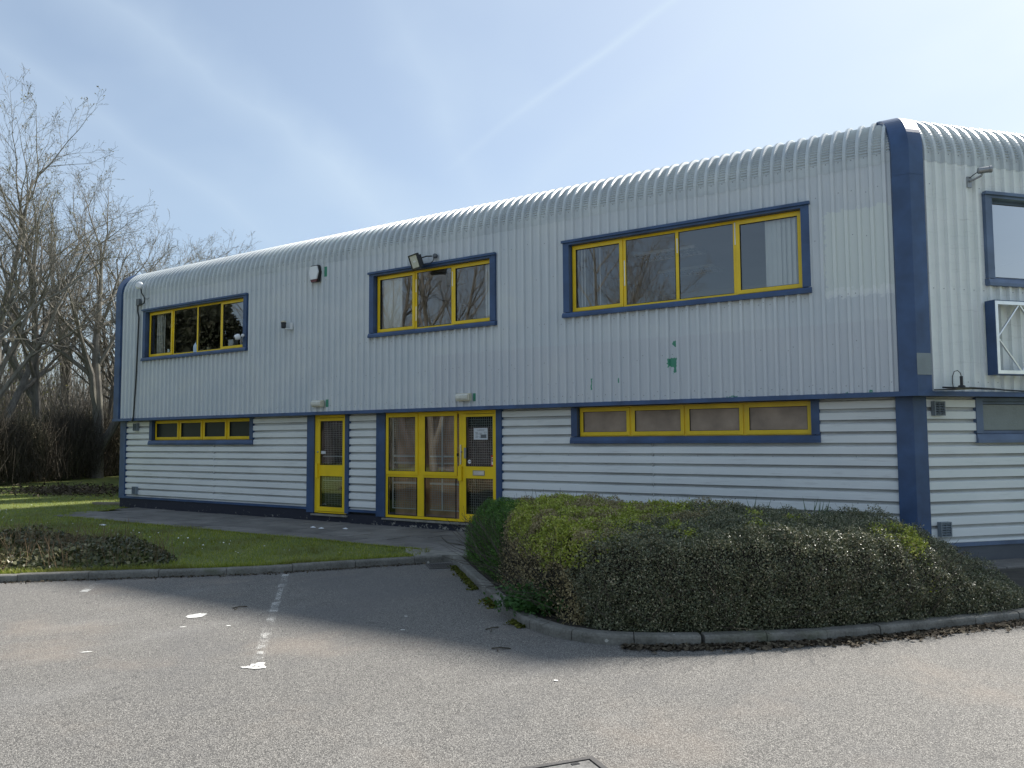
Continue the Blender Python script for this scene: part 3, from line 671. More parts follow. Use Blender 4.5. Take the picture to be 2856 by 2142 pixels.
def wall_sheet(fr, u0, u1, rib0, z0, z1, holes):
    b = MB(fr); pr = profile(u0, u1, rib0)
    cuts = sorted({h[i] for h in holes for i in (0, 1) if u0 < h[i] < u1})
    ex = []
    for (ua, wa), (ub, wb) in zip(pr, pr[1:]):
        cc = [c for c in cuts if ua < c < ub]; us = [ua]+cc+[ub]
        for p, q in zip(us, us[1:]):
            f = lambda u: wa+(wb-wa)*(u-ua)/(ub-ua)
            ex.append((p, f(p), q, f(q)))
    lo, hi = MB(fr), MB(fr)
    for ua, wa, ub, wb in ex:
        mid = (ua+ub)/2; segs = [(z0, z1)]; two = any(u0 < h[1] and u1 > h[0] and h[0] <= u0+.02 and h[1] >= u1-.02 for h in holes)
        for h0, h1, hz0, hz1 in holes:
            if h0 < mid < h1: segs = [(z0, hz0), (hz1, z1)]
        for i_, (za, zb2) in enumerate(segs):
            (hi if i_ or (two and False) else lo).quad((ua, wa, za), (ub, wb, za), (ub, wb, zb2), (ua, wa, zb2))
    return lo, hi
holesF = [(a+.04, c-.04, WB+.05, WT-.05) for a, c in WIN]
holesS = [(SWIN[0]+.04, SWIN[1]-.04, SWIN[2]+.05, SWIN[3]-.05)]
SH = PITCH*5
NCR = 22
def eave_prof():
    """(w, z, pan_offset) up the eave: short straight, then the crimped quarter circle, then the flat"""
    out = [(0, ZJ-0.004, 0), (0, ZC+0.07, 0)]
    for k_ in range(NCR):
        a0 = (k_+.9)/(NCR+1.2)*math.pi/2*1.04; a1 = a0+0.016
        for a, off in ((a0, -0.012), (a1, 0.010)):
            if a < math.pi/2: out.append((-RA+RA*math.cos(a), ZC+RA*math.sin(a), off))
    out.append((-RA, ZC+RA, 0)); out.append((-RA-0.9, ZC+RA+0.02, 0)); return out
EP = eave_prof()
def nrm_at(w, z):
    if z <= ZC: return (1, 0)
    d = Vector((w+RA, z-ZC)); return tuple(d.normalized()) if w > -RA+1e-4 else (0, 1)
def eave_sheet(fr, u0, u1, rib0, sign):
    b = MB(fr); pr = profile(u0, u1, rib0); rows_ = []
    for (w, z, off) in EP:
        n = nrm_at(w, z); row = []
        lim = w*TM*1.0-0.06 if sign < 0 else -w*TM+0.06
        for (u, pw_) in pr:
            pan = min(1.0, -pw_/DEP)
            o = pw_+0.004+off*(0.12+0.88*pan)
            uu = min(u, lim) if sign < 0 else max(u, lim)
            row.append(b.add((uu, w+n[0]*o, z+n[1]*o)))
        rows_.append(row)
    for r0, r1 in zip(rows_, rows_[1:]):
        for i in range(len(pr)-1):
            b.f.append([r0[i], r0[i+1], r1[i+1], r1[i]])
    return b
fl_end = RX0+PITCH*8.5
u = -0.1; nS = 0
while u > XL+0.1:
    a = max(u-SH, XL+0.06)
    for mb in wall_sheet(F, a, u, RX0, ZB, ZJ, holesF):
        if mb.f: part('wall_sheet', mb, 'clad', fix=False)
    part('eave_sheet', eave_sheet(F, a, u, RX0, -1), 'eave', fix=False)
    u = a
RXS = 0.30; u = 0.1
while u < 11.5:
    e = u+SH
    for mb in wall_sheet(S, u, e, RXS, ZB, ZJ, holesS):
        if mb.f: part('wall_sheet', mb, 'clad_side', fix=False)
    part('eave_sheet', eave_sheet(S, u, e, RXS, 1), 'eave', fix=False)
    u = e
# fixings: dark screw heads in the pans
fx = MB(); 
def screw(fr, u, w, z, r=0.011):
    c = [fr(u+r*math.cos(t), w+0.004, z+r*math.sin(t)) for t in (0, 1.05, 2.09, 3.14, 4.19, 5.24)]
    k0 = len(fx.v); fx.v += c; fx.f.append(list(range(k0, k0+6)))
i = 0
while RX0-PITCH*(i-8)-PITCH/2 > XL+.3:
    up = RX0-PITCH*(i-7)-PITCH/2
    if up < -0.3:
        screw(F, up, -DEP+.004, 5.77)
        for z_, pr_ in ((5.28, .5), (4.62, .3), (3.72, .5), (3.02, .35), (2.36, .9)):
            if random.random() < pr_ and not any(h[0]-.05 < up < h[1]+.05 and h[2]-.1 < z_ < h[3]+.1 for h in holesF): screw(F, up+random.uniform(-.02, .02), -DEP, z_+random.uniform(-.03, .03), .009)
        if random.random() < .6: screw(F, up+PITCH/2+random.uniform(-.01, .01), 0, random.choice((3.74, 2.95, 2.62, 2.4)), .008)
    i += 1
for i in range(50):
    up = RXS+PITCH*(i+.5)
    screw(S, up, -DEP+.004, 5.77)
    for z_ in (5.3, 3.76, 2.4):
        if random.random() < .5 and not (holesS[0][0]-.05 < up < holesS[0][1] and z_ > 3.8): screw(S, up, -DEP, z_, .009)
for i in range(40):
    for z_ in (0.63, 1.32): screw(F, -0.9-i*.62 if -0.9-i*.62 > -7 else -13.2-(i-10)*.5, -D+.001, z_, .010) if (-0.9-i*.62 > -7 or (10 <= i < 24)) else None
tag(part('screw_heads', fx, 'steel', fix=False), kind='stuff')

# navy flashings
def path_strip(b, fr, path, e0, e1, off, ret):
    """a capping that follows the wall and eave: between u=e0(w) and e1(w), standing off outwards, returned inwards at its edges"""
    L0 = []; L1 = []; I0 = []; I1 = []
    for (w, z) in path:
        n = nrm_at(w, z); wo, zo = w+n[0]*off, z+n[1]*off; wi, zi = w-n[0]*ret, z-n[1]*ret
        L0.append(b.add((e0(wo), wo, zo))); L1.append(b.add((e1(wo), wo, zo))); I0.append(b.add((e0(wi), wi, zi))); I1.append(b.add((e1(wi), wi, zi)))
    for i in range(len(path)-1):
        for p, q in ((L0, L1), (I0, L0), (L1, I1)): b.f.append([p[i], q[i], q[i+1], p[i+1]])
curve = [(0, ZC)]+[(-RA+RA*math.cos(a), ZC+RA*math.sin(a)) for a in [math.pi/2*i/18 for i in range(1, 19)]]+[(-RA-.9, ZC+RA+.02)]
TW = 0.235
for nm, path, off in (('corner_flashing', [(0, ZB-.06), (0, 5.425)], 0.012), ('corner_flashing', [(0, 5.405)]+curve, 0.016)):
    b = MB(F); path_strip(b, F, path, lambda w: w*TM-TW, lambda w: w*TM, off, DEP+.01)
    b.fr = S; path_strip(b, S, path, lambda w: -w*TM, lambda w: -w*TM+TW+.01, off, DEP+.01)
    part(nm, b, 'blue', fix=False)
b = MB(F); path_strip(b, F, [(0, ZB-.06), (0, 5.4)]+curve, lambda w: XL, lambda w: XL+.26, 0.012, DEP+.01); part('gable_flashing', b, 'blue', fix=False)
# foot flashing of the upper storey and the soffit under it
b = MB(F)
for fr, e0, e1 in ((F, lambda w: XL-.03, lambda w: w*TM), (S, lambda w: -w*TM, lambda w: 12.0)):
    b.fr = fr; ws = [(-.05, ZB+.012), (.018, ZB+.006), (.022, ZB-.062), (-.03, ZB-.066)]
    for (wa, za), (wb, zb2) in zip(ws, ws[1:]): b.quad((e0(wa), wa, za), (e1(wa), wa, za), (e1(wb), wb, zb2), (e0(wb), wb, zb2))
part('foot_flashing', b, 'blue', fix=False)
b = MB(F)
for fr, e0, e1 in ((F, lambda w: XL-.03, lambda w: w*TM), (S, lambda w: -w*TM, lambda w: 12.0)):
    b.fr = fr; b.quad((e0(-.03), -.03, ZB-.060), (e1(-.03), -.03, ZB-.060), (e1(-D-.1), -D-.1, ZB-.060), (e0(-D-.1), -D-.1, ZB-.060))
part('soffit', b, 'soffit', fix=False)

# lower storey: horizontal boards between the posts
LP = 0.1715; LZ0 = 2.039+0.004       # a board's lower edge
lw_holes = [(-5.7958+.05, -1.4167-.05), (-19.1276+.05, -14.7637-.05)]
def course_mesh(fr, u0, u1, zlow, top_clip=9, bot_clip=-9):
    """one profiled course: sloping shoulder, flat face, drip edge"""
    prof = [(-.004, zlow+.1700), (-.052, zlow+.1610), (-.052, zlow+.1290), (-.006, zlow+.1120), (0, zlow+.1060), (0, zlow+.055), (0, zlow), (-.004, zlow-.0013)]
    prof = [(w, min(max(z, bot_clip), top_clip)) for w, z in prof]
    b = MB(fr)
    r0 = [b.add((u0, w-D, z)) for w, z in prof]; r1 = [b.add((u1, w-D, z)) for w, z in prof]
    for i in range(len(prof)-1): b.f.append([r0[i], r1[i], r1[i+1], r0[i+1]])
    b.f.append(r0[::-1]); b.f.append(r1); return b
def shade_and_grime(o):  # darkens the recess faces of a board: painted shade plus some dirt
    o.data.materials.append(MT['shade_and_grime'])
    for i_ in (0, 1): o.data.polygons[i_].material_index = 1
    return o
BAYS = [(F, XL+.26, -12.81), (F, -11.48, -10.63), (F, -7.35, -0.33)]
zl = LZ0
while zl > ZP-.16:
    z_lo, z_hi = zl, zl+LP
    for fr, u0, u1 in BAYS:
        segs = [(u0, u1)]
        if z_hi-.03 > 1.56:
            for h0, h1 in lw_holes:
                if u0 < h0 and h1 < u1: segs = [(u0, h0), (h1, u1)]
        cuts = []
        for a, c in segs:
            lap = [q for q in (-4.2, -16.3) if a+.3 < q < c-.3]
            cuts += [(a, lap[0]-.001), (lap[0]+.001, c)] if lap else [(a, c)]
        for a, c in cuts:
            mb = course_mesh(fr, a, c, zl+random.uniform(-.0018, .0018), ZB-.061, ZP)
            if c in (-4.201, -16.301): mb.v = [(x_, y_-.003, z_) for x_, y_, z_ in mb.v]
            shade_and_grime(part('cladding_board', mb, 'clad_low', fix=False))
    segs = [(0.33, 12.0)]
    if z_hi-.03 > 1.56: segs = [(0.33, 1.28), (5.0, 12.0)]
    for a, c in segs: shade_and_grime(part('cladding_board', course_mesh(S, a, c, zl, ZB-.061, ZP-.03), 'clad_side', fix=False))
    zl -= LP
# sheet lap and backing wall with openings left where windows and doors stand
b = MB(F)
for a, c, z0, z1 in ((XL+.05, -19.0, PATH-.1, 2.19), (-19.0, -14.85, PATH-.1, 1.58), (-14.85, -12.6, PATH-.1, 2.19), (-11.58, -10.4, PATH-.1, 2.19), (-7.46, -5.7, PATH-.1, 2.19), (-5.7, -1.5, PATH-.1, 1.58), (-1.5, -.2, PATH-.1, 2.19)):
    part('inner_wall', MB(F).box(a, c, -D-.18, -D-.075, z0, z1), 'dark')
for a, c, z1 in ((.2, 1.3, 2.19), (1.3, 5, 1.55), (5, 12, 2.19)): part('inner_wall', MB(S).box(a, c, -D-.18, -D-.075, PATH-.1, z1), 'dark')
# navy posts
for (a, c) in ((XL+.005, XL+.27), (-12.81, -12.575), (-11.585, -11.475), (-10.64, -10.385), (-7.475, -7.345)):
    bott = PATH if a > -13 and a < -7 else ZP-.02
    part('post', MB(F).box(a, c, -D-.05, -D+.03, (ZP-.06 if a < -13 else (-0.02 if a < -12 or -10.7 < a < -10 else (0.0))), ZB-.062), 'blue')
b = MB(F); L = lambda w: w*TM
path = [(-D, ZP-.08), (-D, ZB-.062)]
def post_corner():
    b = MB(F)
    off = .03
    for fr, sg in ((F, -1), (S, 1)):
        b.fr = fr; w0 = -D+off
        m0 = w0*TM if sg < 0 else -w0*TM; e = m0+sg*(TW)
        b.quad((m0, w0, ZP-.08), (e, w0, ZP-.08), (e, w0, ZB-.062), (m0, w0, ZB-.062))
        b.quad((e, w0, ZP-.08), (e, w0-.08, ZP-.08), (e, w0-.08, ZB-.062), (e, w0, ZB-.062))
    return b
part('corner_post', post_corner(), 'blue', fix=False)
# sill flashing and plinth
for a, c in ((XL+.27, -12.81), (-11.475, -10.64), (-7.345, -0.33)):
    part('base_flashing', MB(F).box(a, c, -D-.03, -D+.035, ZP-.055, ZP-.004), 'blue')
part('base_flashing', MB(S).box(.35, 12, -D-.03, -D+.035, ZP-.085, ZP-.034), 'blue2')
for a, c, zt in ((XL+.03, -12.58, ZP-.06), (-12.58, -11.56, -.045), (-11.56, -10.4, -.012), (-10.4, -7.3, -.045), (-7.3, -.12, ZP-.06)):
    part('plinth', MB(F).box(a+.002, c-.002, -D-.1, -D+.012, PATH-.15, zt), 'plinth')
part('door_step', MB(F).box(-10.45, -7.2, -D-.06, -D+.055, -.075, -.038), 'conc'); part('door_step', MB(F).box(-12.64, -11.5, -D-.06, -D+.055, -.08, -.043), 'conc')
part('plinth', MB(S).box(.12, 12, -D-.1, -D+.008, PATH-.15, ZP-.09), 'plinth2')
# roof, gable and back walls (closing the volume)
cx, cy = S(12, 0, 0)[:2]
b = MB(); zr = ZC+RA+.02
rp = [(XL+.01, RA+.7), (-.466*(RA+.7), RA+.7), (S(12, -RA-.7, 0)[0], S(12, -RA-.7, 0)[1]), (S(12, -15, 0)[0], S(12, -15, 0)[1]), (XL+.01, 16)]
b.poly(rp, zr-.16, zr-.01); part('roof', b, 'grey')
b = MB(); 
gp = [(-D, PATH-.1), (-D, ZB-.06), (-.01, ZB-.06), (-.01, ZC)]+[(w-.012, z-.012) for w, z in curve[1:-1]]+[(-16, ZC+RA), (-16, PATH-.1)]
b.fr = lambda w, q, z: (XL+.02+q, -w, z)
i0 = [b.add((w, 0, z)) for w, z in gp]; i1 = [b.add((w, .1, z)) for w, z in gp]; b.f.append(i0); b.f.append(i1[::-1])
for i in range(len(gp)): b.f.append([i0[i], i0[(i+1) % len(gp)], i1[(i+1) % len(gp)], i1[i]])
part('gable_wall', b, 'clad_low')
b = MB(); b.box(XL+.05, 6, 15.8, 16, PATH-.1, zr-.17); part('back_wall', b, 'clad_low')
b = MB(S); b.box(11.9, 12, -15, -.03, PATH-.1, zr-.17); part('end_wall', b, 'clad_side')

# interiors seen through the glass
b = MB(); b.poly([(XL+.13, .27), (-.2, .27), (4, 6), (4, 15.5), (XL+.13, 15.5)], 2.24, 2.42); part('upper_floor', b, 'floor')
b = MB(); b.poly([(XL+.13, .12), (-.12, .12), (S(6, -.12, 0)[0], S(6, -.12, 0)[1]), (S(6, -7, 0)[0], S(6, -7, 0)[1]), (XL+.13, 7)], 5.22, 5.27); part('ceiling', b, 'ceil')
b = MB()
b.box(-14.14, -.9, 6.2, 6.3, 2.43, 5.21)
for x in (-6.6, -11.5, -14.2): b.box(x-.05, x+.05, .2, 6.19, 2.43, 5.21)
part('partition_wall', b, 'room')
part('partition_wall', MB().box(XL+.13, -14.26, 2.6, 2.7, 2.43, 5.21), 'dark')  # dark wall added so the far left room looks dim
b = MB(F)                            # plasterboard lining behind the cladding, with the window openings left
edges = [XL+.13]+[v for a, c in sorted(WIN) for v in (a+.06, c-.06)]+[-.12]
for i in range(0, len(edges), 2): b.box(edges[i], edges[i+1], -.125, -.072, 2.43, 5.21)
for a, c in WIN: b.box(a+.06, c-.06, -.125, -.072, 2.43, WB+.08); b.box(a+.06, c-.06, -.125, -.072, WT-.075, 5.21)
part('wall_lining', b, 'room')
b = MB(S); b.box(.15, 1.40, -.125, -.072, 2.43, 5.21); b.box(1.40, 4.64, -.125, -.072, 2.43, SWIN[2]+.08); b.box(1.4, 4.64, -.125, -.072, SWIN[3]-.075, 5.21); b.box(4.64, 6, -.125, -.072, 2.43, 5.21)
b.box(6.0, 6.1, -7, -.05, 2.43, 5.21); part('wall_lining', b, 'room')
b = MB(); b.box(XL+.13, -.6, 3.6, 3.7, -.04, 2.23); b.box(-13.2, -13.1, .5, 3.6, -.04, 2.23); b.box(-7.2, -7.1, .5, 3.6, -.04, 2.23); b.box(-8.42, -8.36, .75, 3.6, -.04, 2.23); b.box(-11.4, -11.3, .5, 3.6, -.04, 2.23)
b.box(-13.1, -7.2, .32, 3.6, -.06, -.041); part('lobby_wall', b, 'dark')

# windows
def window(fr, name, u0, u1, z0, z1, wf, panes, trim='blue', fm='yellow', sw=0.125, rec=0.11, top=0.085, bot=0.10, glass='glass', cover=True):
    """surround with reveals; panes: list of (u0,u1,casement?) giving the glazed bays between mullions"""
    b = MB(fr)
    b.box(u0, u0+sw, wf-rec, wf+.012, z0+bot, z1-top); b.box(u1-sw, u1, wf-rec, wf+.012, z0+bot, z1-top)
    b.box(u0, u1, wf-rec, wf+.014, z1-top, z1-.012)
    if cover: b.box(u0-.018, u1+.018, wf-.02, wf+.05, z1-.045, z1-.0125+.0125)
    win = part(name, b, trim)
    s_ = MB(fr)
    pts = [(wf-rec, z0+bot), (wf+.02, z0+bot-.012), (wf+.045, z0+.045), (wf+.045, z0), (wf-.03, z0)]
    i0 = [s_.add((u0-.012, w, z)) for w, z in pts]; i1 = [s_.add((u1+.012, w, z)) for w, z in pts]
    s_.f += [i0, i1[::-1]]+[[i0[i], i0[(i+1) % 5], i1[(i+1) % 5], i1[i]] for i in range(5)]
    s_.build('sill', trim, win)
    fa, fb_, fz0, fz1 = u0+sw, u1-sw, z0+bot, z1-top
    f = MB(fr); w0, w1 = wf-rec-.07, wf-rec+.0
    f.ring(fa-.002, fb_+.002, fz0-.002, fz1+.002, .045, w0, w1-.012)
    for (p, q) in zip(panes, panes[1:]): m_ = (p[1]+q[0])/2; f.box(m_-.028, m_+.028, w0, w1-.010, fz0+.04, fz1-.04)
    f.build('window_frame', fm, win)
    for (a, c, case) in panes:
        g0, g1 = fz0+.045, fz1-.045
        if case:
            c_ = MB(fr); c_.ring(a, c, fz0+.018, fz1-.018, .062, w1-.0119, w1+.010); c_.build('casement', fm, win)
            a2, c2, g0, g1 = a+.062, c-.062, fz0+.08, fz1-.08
        else: a2, c2 = a, c
        gk = MB(fr); gk.ring(a2-.002, c2+.002, g0-.002, g1+.002, .008, w1-.03, w1-.011 if not case else w1+.0102-.006); gk.build('gasket', 'gasket', win)
        p = MB(fr); wg = w1-.02; p.quad((a2, wg, g0), (c2, wg, g0), (c2, wg, g1), (a2, wg, g1)); p.build('pane', glass, win, fix=False)
    return win
w3 = window(F, 'window', -5.7958, -1.4167, WB, WT, 0, [(-5.65, -4.64, 1), (-4.58, -3.66, 0), (-3.59, -2.65, 0), (-2.60, -1.56, 1)])
w2 = window(F, 'window', -10.6562, -7.3226, WB, WT, 0, [(-10.50, -9.46, 1), (-9.40, -8.49, 0), (-8.44, -7.46, 1)])
w1 = window(F, 'window', -19.1664, -14.7618, WB, WT, 0, [(-19.01, -17.96, 1), (-17.90, -16.93, 0), (-16.84, -15.93, 0), (-15.88, -14.90, 1)])
window(F, 'window', -5.7985, -1.4122, 1.5291, ZB-.055, -D, [(-5.655, -4.66, 1), (-4.62, -3.645, 1), (-3.61, -2.63, 1), (-2.59, -1.55, 1)], bot=.125, top=.015, rec=.09, glass='brown', cover=False)
window(F, 'window', -19.1276, -14.7637, 1.5291, ZB-.055, -D, [(-18.98, -17.92, 1), (-17.87, -16.90, 1), (-16.85, -15.90, 1), (-15.84, -14.90, 1)], bot=.125, top=.015, rec=.09, glass='darkpane', cover=False)
window(S, 'window', SWIN[0], SWIN[1], SWIN[2], SWIN[3], 0, [(1.47, 2.5, 0), (2.56, 3.55, 0), (3.61, 4.57, 0)], trim='blue2', fm='blue2', bot=.115, glass='film')
window(S, 'window', 1.25, 5.0, 1.515, ZB-.055, -D, [(1.38, 2.3, 0), (2.36, 3.5, 0), (3.56, 4.87, 0)], trim='blue2', fm='blue2', bot=.14, top=.06, rec=.07, glass='frost', cover=False)
# scraped paint on the mullions of the upper windows
for u_, z0, z1 in ((-2.618, 4.75, 5.12), (-3.62, 4.75, 5.0), (-4.612, 4.3, 4.75), (-9.43, 4.7, 4.97), (-9.43, 4.1, 4.4), (-8.465, 4.72, 5.02)):
    part('scraped_paint', MB(F).box(u_-.012, u_+.008, -.1205, -.1185, z0, z1), 'bare', w3 if u_ > -6 else w2)

# ------------------------------------------------------------------ doors
def grille(fr, u0, u1, z0, z1, w, cell=0.05):
    b = MB(fr); r = .0026
    n = int((u1-u0)/cell); m_ = int((z1-z0)/cell)
    for i in range(1, n+1): x = u0+(u1-u0)*i/(n+1); b.box(x-r, x+r, w-.0031, w+.003, z0, z1)
    for j in range(1, m_+1): z = z0+(z1-z0)*j/(m_+1); b.box(u0, u1, w+.0031, w+.008, z-r, z+r)
    return b
WD = -D                               # plane of the doors
def glazed(fr, par, a, c, z0, z1, w):
    p = MB(fr); p.quad((a, w, z0), (c, w, z0), (c, w, z1), (a, w, z1)); p.build('pane', 'glass', par, fix=False)
    g_ = MB(fr); g_.ring(a-.001, c+.001, z0-.001, z1+.001, .012, w-.01, w+.012); g_.build('gasket', 'gasket', par)
ZD0, ZD1 = -0.02, ZB-.064
# narrow single door
d1 = part('door', MB(F).ring(-12.575, -11.56, ZD0, ZD1, .085, WD-.06, WD-.005, .03, .06), 'yellow')
lf = MB(F); lf.ring(-12.472, -11.60, .02, 2.12, .075, WD-.05, WD+.012, .10, .065); lf.box(-12.397, -11.675, WD-.045, WD+.014, .81, 1.058); lf.build('door_leaf', 'yellow', d1)
glazed(F, d1, -12.397, -11.66, 1.058, 2.055, WD-.02); glazed(F, d1, -12.397, -11.66, .12, .81, WD-.02)
MB(F).box(-12.50, -12.43, WD+.012, WD+.055, .772, 1.095).build('handle', 'yellow', d1)
MB(F).lathe((-12.46, WD+.012, 1.354), [(.02, 0), (.02, .012), (.012, .016)], 12, (0, 1, 0)).build('lock', 'steel', d1)
for z0, z1 in ((1.07, 2.04), (.14, .80)): tag(grille(F, -12.39, -11.66, z0, z1, WD-.12).build('security_mesh', 'mesh', d1), kind='stuff')
MB(F).box(-12.39, -11.66, WD-.10, WD-.085, 1.24, 1.265).build('mesh_rail', 'white', d1); MB(F).box(-12.39, -11.66, WD-.10, WD-.085, .70, .72).build('mesh_rail', 'white', d1)
# entrance screen and main door
en = part('entrance_screen', MB(F).ring(-10.39, -8.33, ZD0, ZD1, .07, WD-.06, WD-.004, .05, .055), 'yellow')
b = MB(F); b.box(-9.50, -9.325, WD-.055, WD-.006, .035, 2.135); b.box(-10.32, -9.50, WD-.055, WD-.006, .835, .90); b.box(-9.325, -8.40, WD-.055, WD-.006, .835, .90); b.build('mullion', 'yellow', en)
for a, c in ((-10.385, -9.47), (-9.375, -8.44)):
    cs = MB(F); cs.ring(a+.02, c-.005, .885, 2.17, .07, WD-.0055, WD+.014, .075, .075); cs.build('casement', 'yellow', en)
    glazed(F, en, a+.088, c-.073, .958, 2.098, WD-.005)
    glazed(F, en, a+.065, c-.05, .035, .835, WD-.02)
    for z0, z1 in ((.96, 2.09), (.17, .83)): tag(grille(F, a+.12, c-.06, z0, z1, WD-.14).build('security_mesh', 'mesh', en), kind='stuff')
    for z_, t in ((1.255, .032), (1.12, .018), (.69, .035), (.16, .022)): MB(F).box(a+.12, c-.06, WD-.13, WD-.115, z_, z_+t).build('mesh_rail', 'white', en)
MB(F).box(-8.93, -8.895, WD-.114, WD-.10, .16, 2.1).build('mesh_upright', 'white', en); MB(F).box(-10.28, -10.25, WD-.114, WD-.10, .16, 2.1).build('mesh_upright', 'white', en)
bd = MB(F); bd.box(-10.30, -8.42, WD-.26, WD-.22, -.04, 2.2); bd.build('inner_boarding', 'board', en)
md = part('door', MB(F).ring(-8.328, -7.475, ZD0, ZD1, .05, WD-.06, WD-.003, .02, .06), 'yellow')
lf = MB(F); lf.ring(-8.29, -7.478, .005, 2.12, .075, WD-.0025, WD+.02, .135, .055); lf.box(-8.215, -7.50, WD-.002, WD+.022, .845, 1.08); lf.build('door_leaf', 'yellow', md)
glazed(F, md, -8.215, -7.50, 1.08, 2.065, WD-.004); glazed(F, md, -8.215, -7.50, .14, .845, WD-.004)
for z0, z1 in ((1.09, 2.06), (.15, .84)): tag(grille(F, -8.21, -7.50, z0, z1, WD-.10).build('security_mesh', 'mesh', md), kind='stuff')
MB(F).box(-8.385, -8.30, WD+.02, WD+.065, .797, 1.083).build('handle', 'yellow', md)
MB(F).box(-8.36, -8.335, WD+.0, WD+.024, 1.12, 1.51).build('lock_plate', 'alu', md)
MB(F).box(-8.445, -8.41, WD+.0, WD+.02, 1.28, 1.34).build('latch_keep', 'gasket', md)
MB(F).lathe((-8.32, WD+.02, 1.37), [(.018, 0), (.018, .012), (.01, .016)], 12, (0, 1, 0)).build('lock', 'steel', md)
MB(F).box(-8.25, -8.20, WD+.02, WD+.035, 1.24, 1.45).build('keypad', 'steel', md)
lb = MB(F).ring(-8.034, -7.748, .905, 1.005, .012, WD+.022, WD+.032).build('letter_box', 'steel', md)
fl = MB(F).box(-8.022, -7.76, WD+.0222, WD+.028, .917, .993).build('flap', 'alu', lb)
text_mesh('lettering', 'LETTERS', .042, 'wplast', F, -7.89, WD+.0285, .957, lb)
# notices on the glass
nt_ = thing('paper_notice', 'white printed notice taped inside the glass of the main yellow door', 'notice', (-7.86, D, 1.6))
MB(F).box(-8.03, -7.69, WD-.003, WD-.001, 1.61, 1.84).build('sheet', 'paper', nt_)
text_mesh('heading', 'LUKRATIF', .042, 'ink', F, -7.86, WD-.0005, 1.795, nt_)
b = MB(F)
for j in range(7):
    for i in range(3):
        if (i+j) % 4 != 3: a = -8.0+i*.1+random.uniform(0, .02); b.quad((a, WD-.0006, 1.645+j*.018), (a+random.uniform(.05, .09), WD-.0006, 1.645+j*.018), (a+.07, WD-.0006, 1.652+j*.018), (a, WD-.0006, 1.652+j*.018))
b.box(-7.86, -7.72, WD-.0009, WD-.0004, 1.64, 1.71); b.build('printed_lines', 'grey', nt_, fix=False)
rs = thing('safety_sign', 'small red and white sign in the lower corner of the main door glass', 'sign', (-7.545, D, 1.09))
MB(F).box(-7.61, -7.502, WD-.003, WD-.001, 1.085, 1.305).build('sign_plate', 'red', rs)
MB(F).box(-7.598, -7.508, WD-.0009, WD+.0, 1.12, 1.262).build('white_panel', 'wplast', rs)
b = MB(F)
for i, j in ((0, 0), (1, 0), (0, 1), (1, 1)): b.box(-7.594+i*.043, -7.558+i*.043, WD+.0002, WD+.0006, 1.18+j*.04, 1.207+j*.04)
b.box(-7.565, -7.54, WD+.0002, WD+.0006, 1.13, 1.155); b.build('pictogram', 'ink', rs)
st = thing('round_sticker', 'round white sticker with a black arrow low on the main door glass', 'sticker', (-8.14, D, 1.2))
MB(F).lathe((-8.14, WD-.003, 1.175), [(.04, 0), (.04, .002)], 18, (0, 1, 0)).build('disc', 'wplast', st)
b = MB(F); b.box(-8.165, -8.115, WD-.0008, WD-.0004, 1.17, 1.18); b.quad((-8.125, WD-.0005, 1.16), (-8.105, WD-.0005, 1.175), (-8.125, WD-.0005, 1.19), (-8.125, WD-.0005, 1.175)); b.build('arrow', 'ink', st)
tag(MB(F).box(-12.385, -12.24, WD-.018, WD-.016, 1.31, 1.375).build('label_sticker', 'paper'), 'small blank white sticker on the glass of the narrow yellow side door', 'sticker')

# ------------------------------------------------------------------ things inside the windows
def blind(u0, u1, n, z0, z1, label, y=.22, tilt=.5, fr=F):
    t = thing('vertical_blind', label, 'blind', fr((u0+u1)/2, -y, z0), 'vertical blinds drawn aside behind the upper windows')
    MB(fr).box(u0-.05, u1+.05, -y-.03, -y+.03, z1, z1+.04).build('head_rail', 'white', t)
    for i in range(n):
        u_ = u0+(u1-u0)*(i+.5)/n; a = tilt+random.uniform(-.25, .25); dx, dy = .05*math.cos(a), .05*math.sin(a)
        b = MB(fr); b.box(-.0, .0, 0, 0, 0, 0); b = MB(fr)
        c = [(u_-dx, -y-dy), (u_, -y+.006), (u_+dx, -y+dy)]
        for p, q in zip(c, c[1:]): b.quad((p[0], p[1], z0), (q[0], q[1], z0), (q[0], q[1], z1), (p[0], p[1], z1))
        b.build('slat', 'blind', t, fix=False)
blind(-5.62, -5.12, 8, 3.85, 5.14, 'pale vertical blind bunched at the left end of the upper window nearest the corner', tilt=1.1)
blind(-2.15, -1.60, 7, 3.85, 5.14, 'white vertical blind bunched at the right end of the upper window nearest the corner', tilt=.35)
blind(-10.45, -9.90, 6, 3.85, 5.14, 'white blind at the left end of the three pane upper window above the entrance', tilt=.15)
blind(-7.72, -7.48, 4, 3.85, 5.14, 'narrow white blind at the right end of the three pane upper window above the entrance', tilt=.6)
blind(-18.85, -18.45, 5, 3.85, 5.14, 'pale blind at the left end of the far left upper window', tilt=.2)
def troffer(x, y, label):
    t = thing('ceiling_light', label, 'ceiling light', (x, y, 5.18), 'louvred ceiling lights')
    b = MB(); b.box(x-.62, x+.62, y-.31, y-.29, 5.16, 5.219); b.box(x-.62, x+.62, y+.29, y+.31, 5.16, 5.219); b.box(x-.62, x-.60, y-.29, y+.29, 5.16, 5.219); b.box(x+.60, x+.62, y-.29, y+.29, 5.16, 5.219); b.build('housing', 'white', t)
    for j in (-.1, .1): MB().box(x-.6, x+.6, y+j-.012, y+j+.012, 5.165, 5.218).build('reflector', 'alu', t)
    for i in range(12):
        xx = x-.55+i*.1; MB().box(xx-.006, xx+.006, y-.29, y+.29, 5.168, 5.2).build('louvre', 'wplast', t)
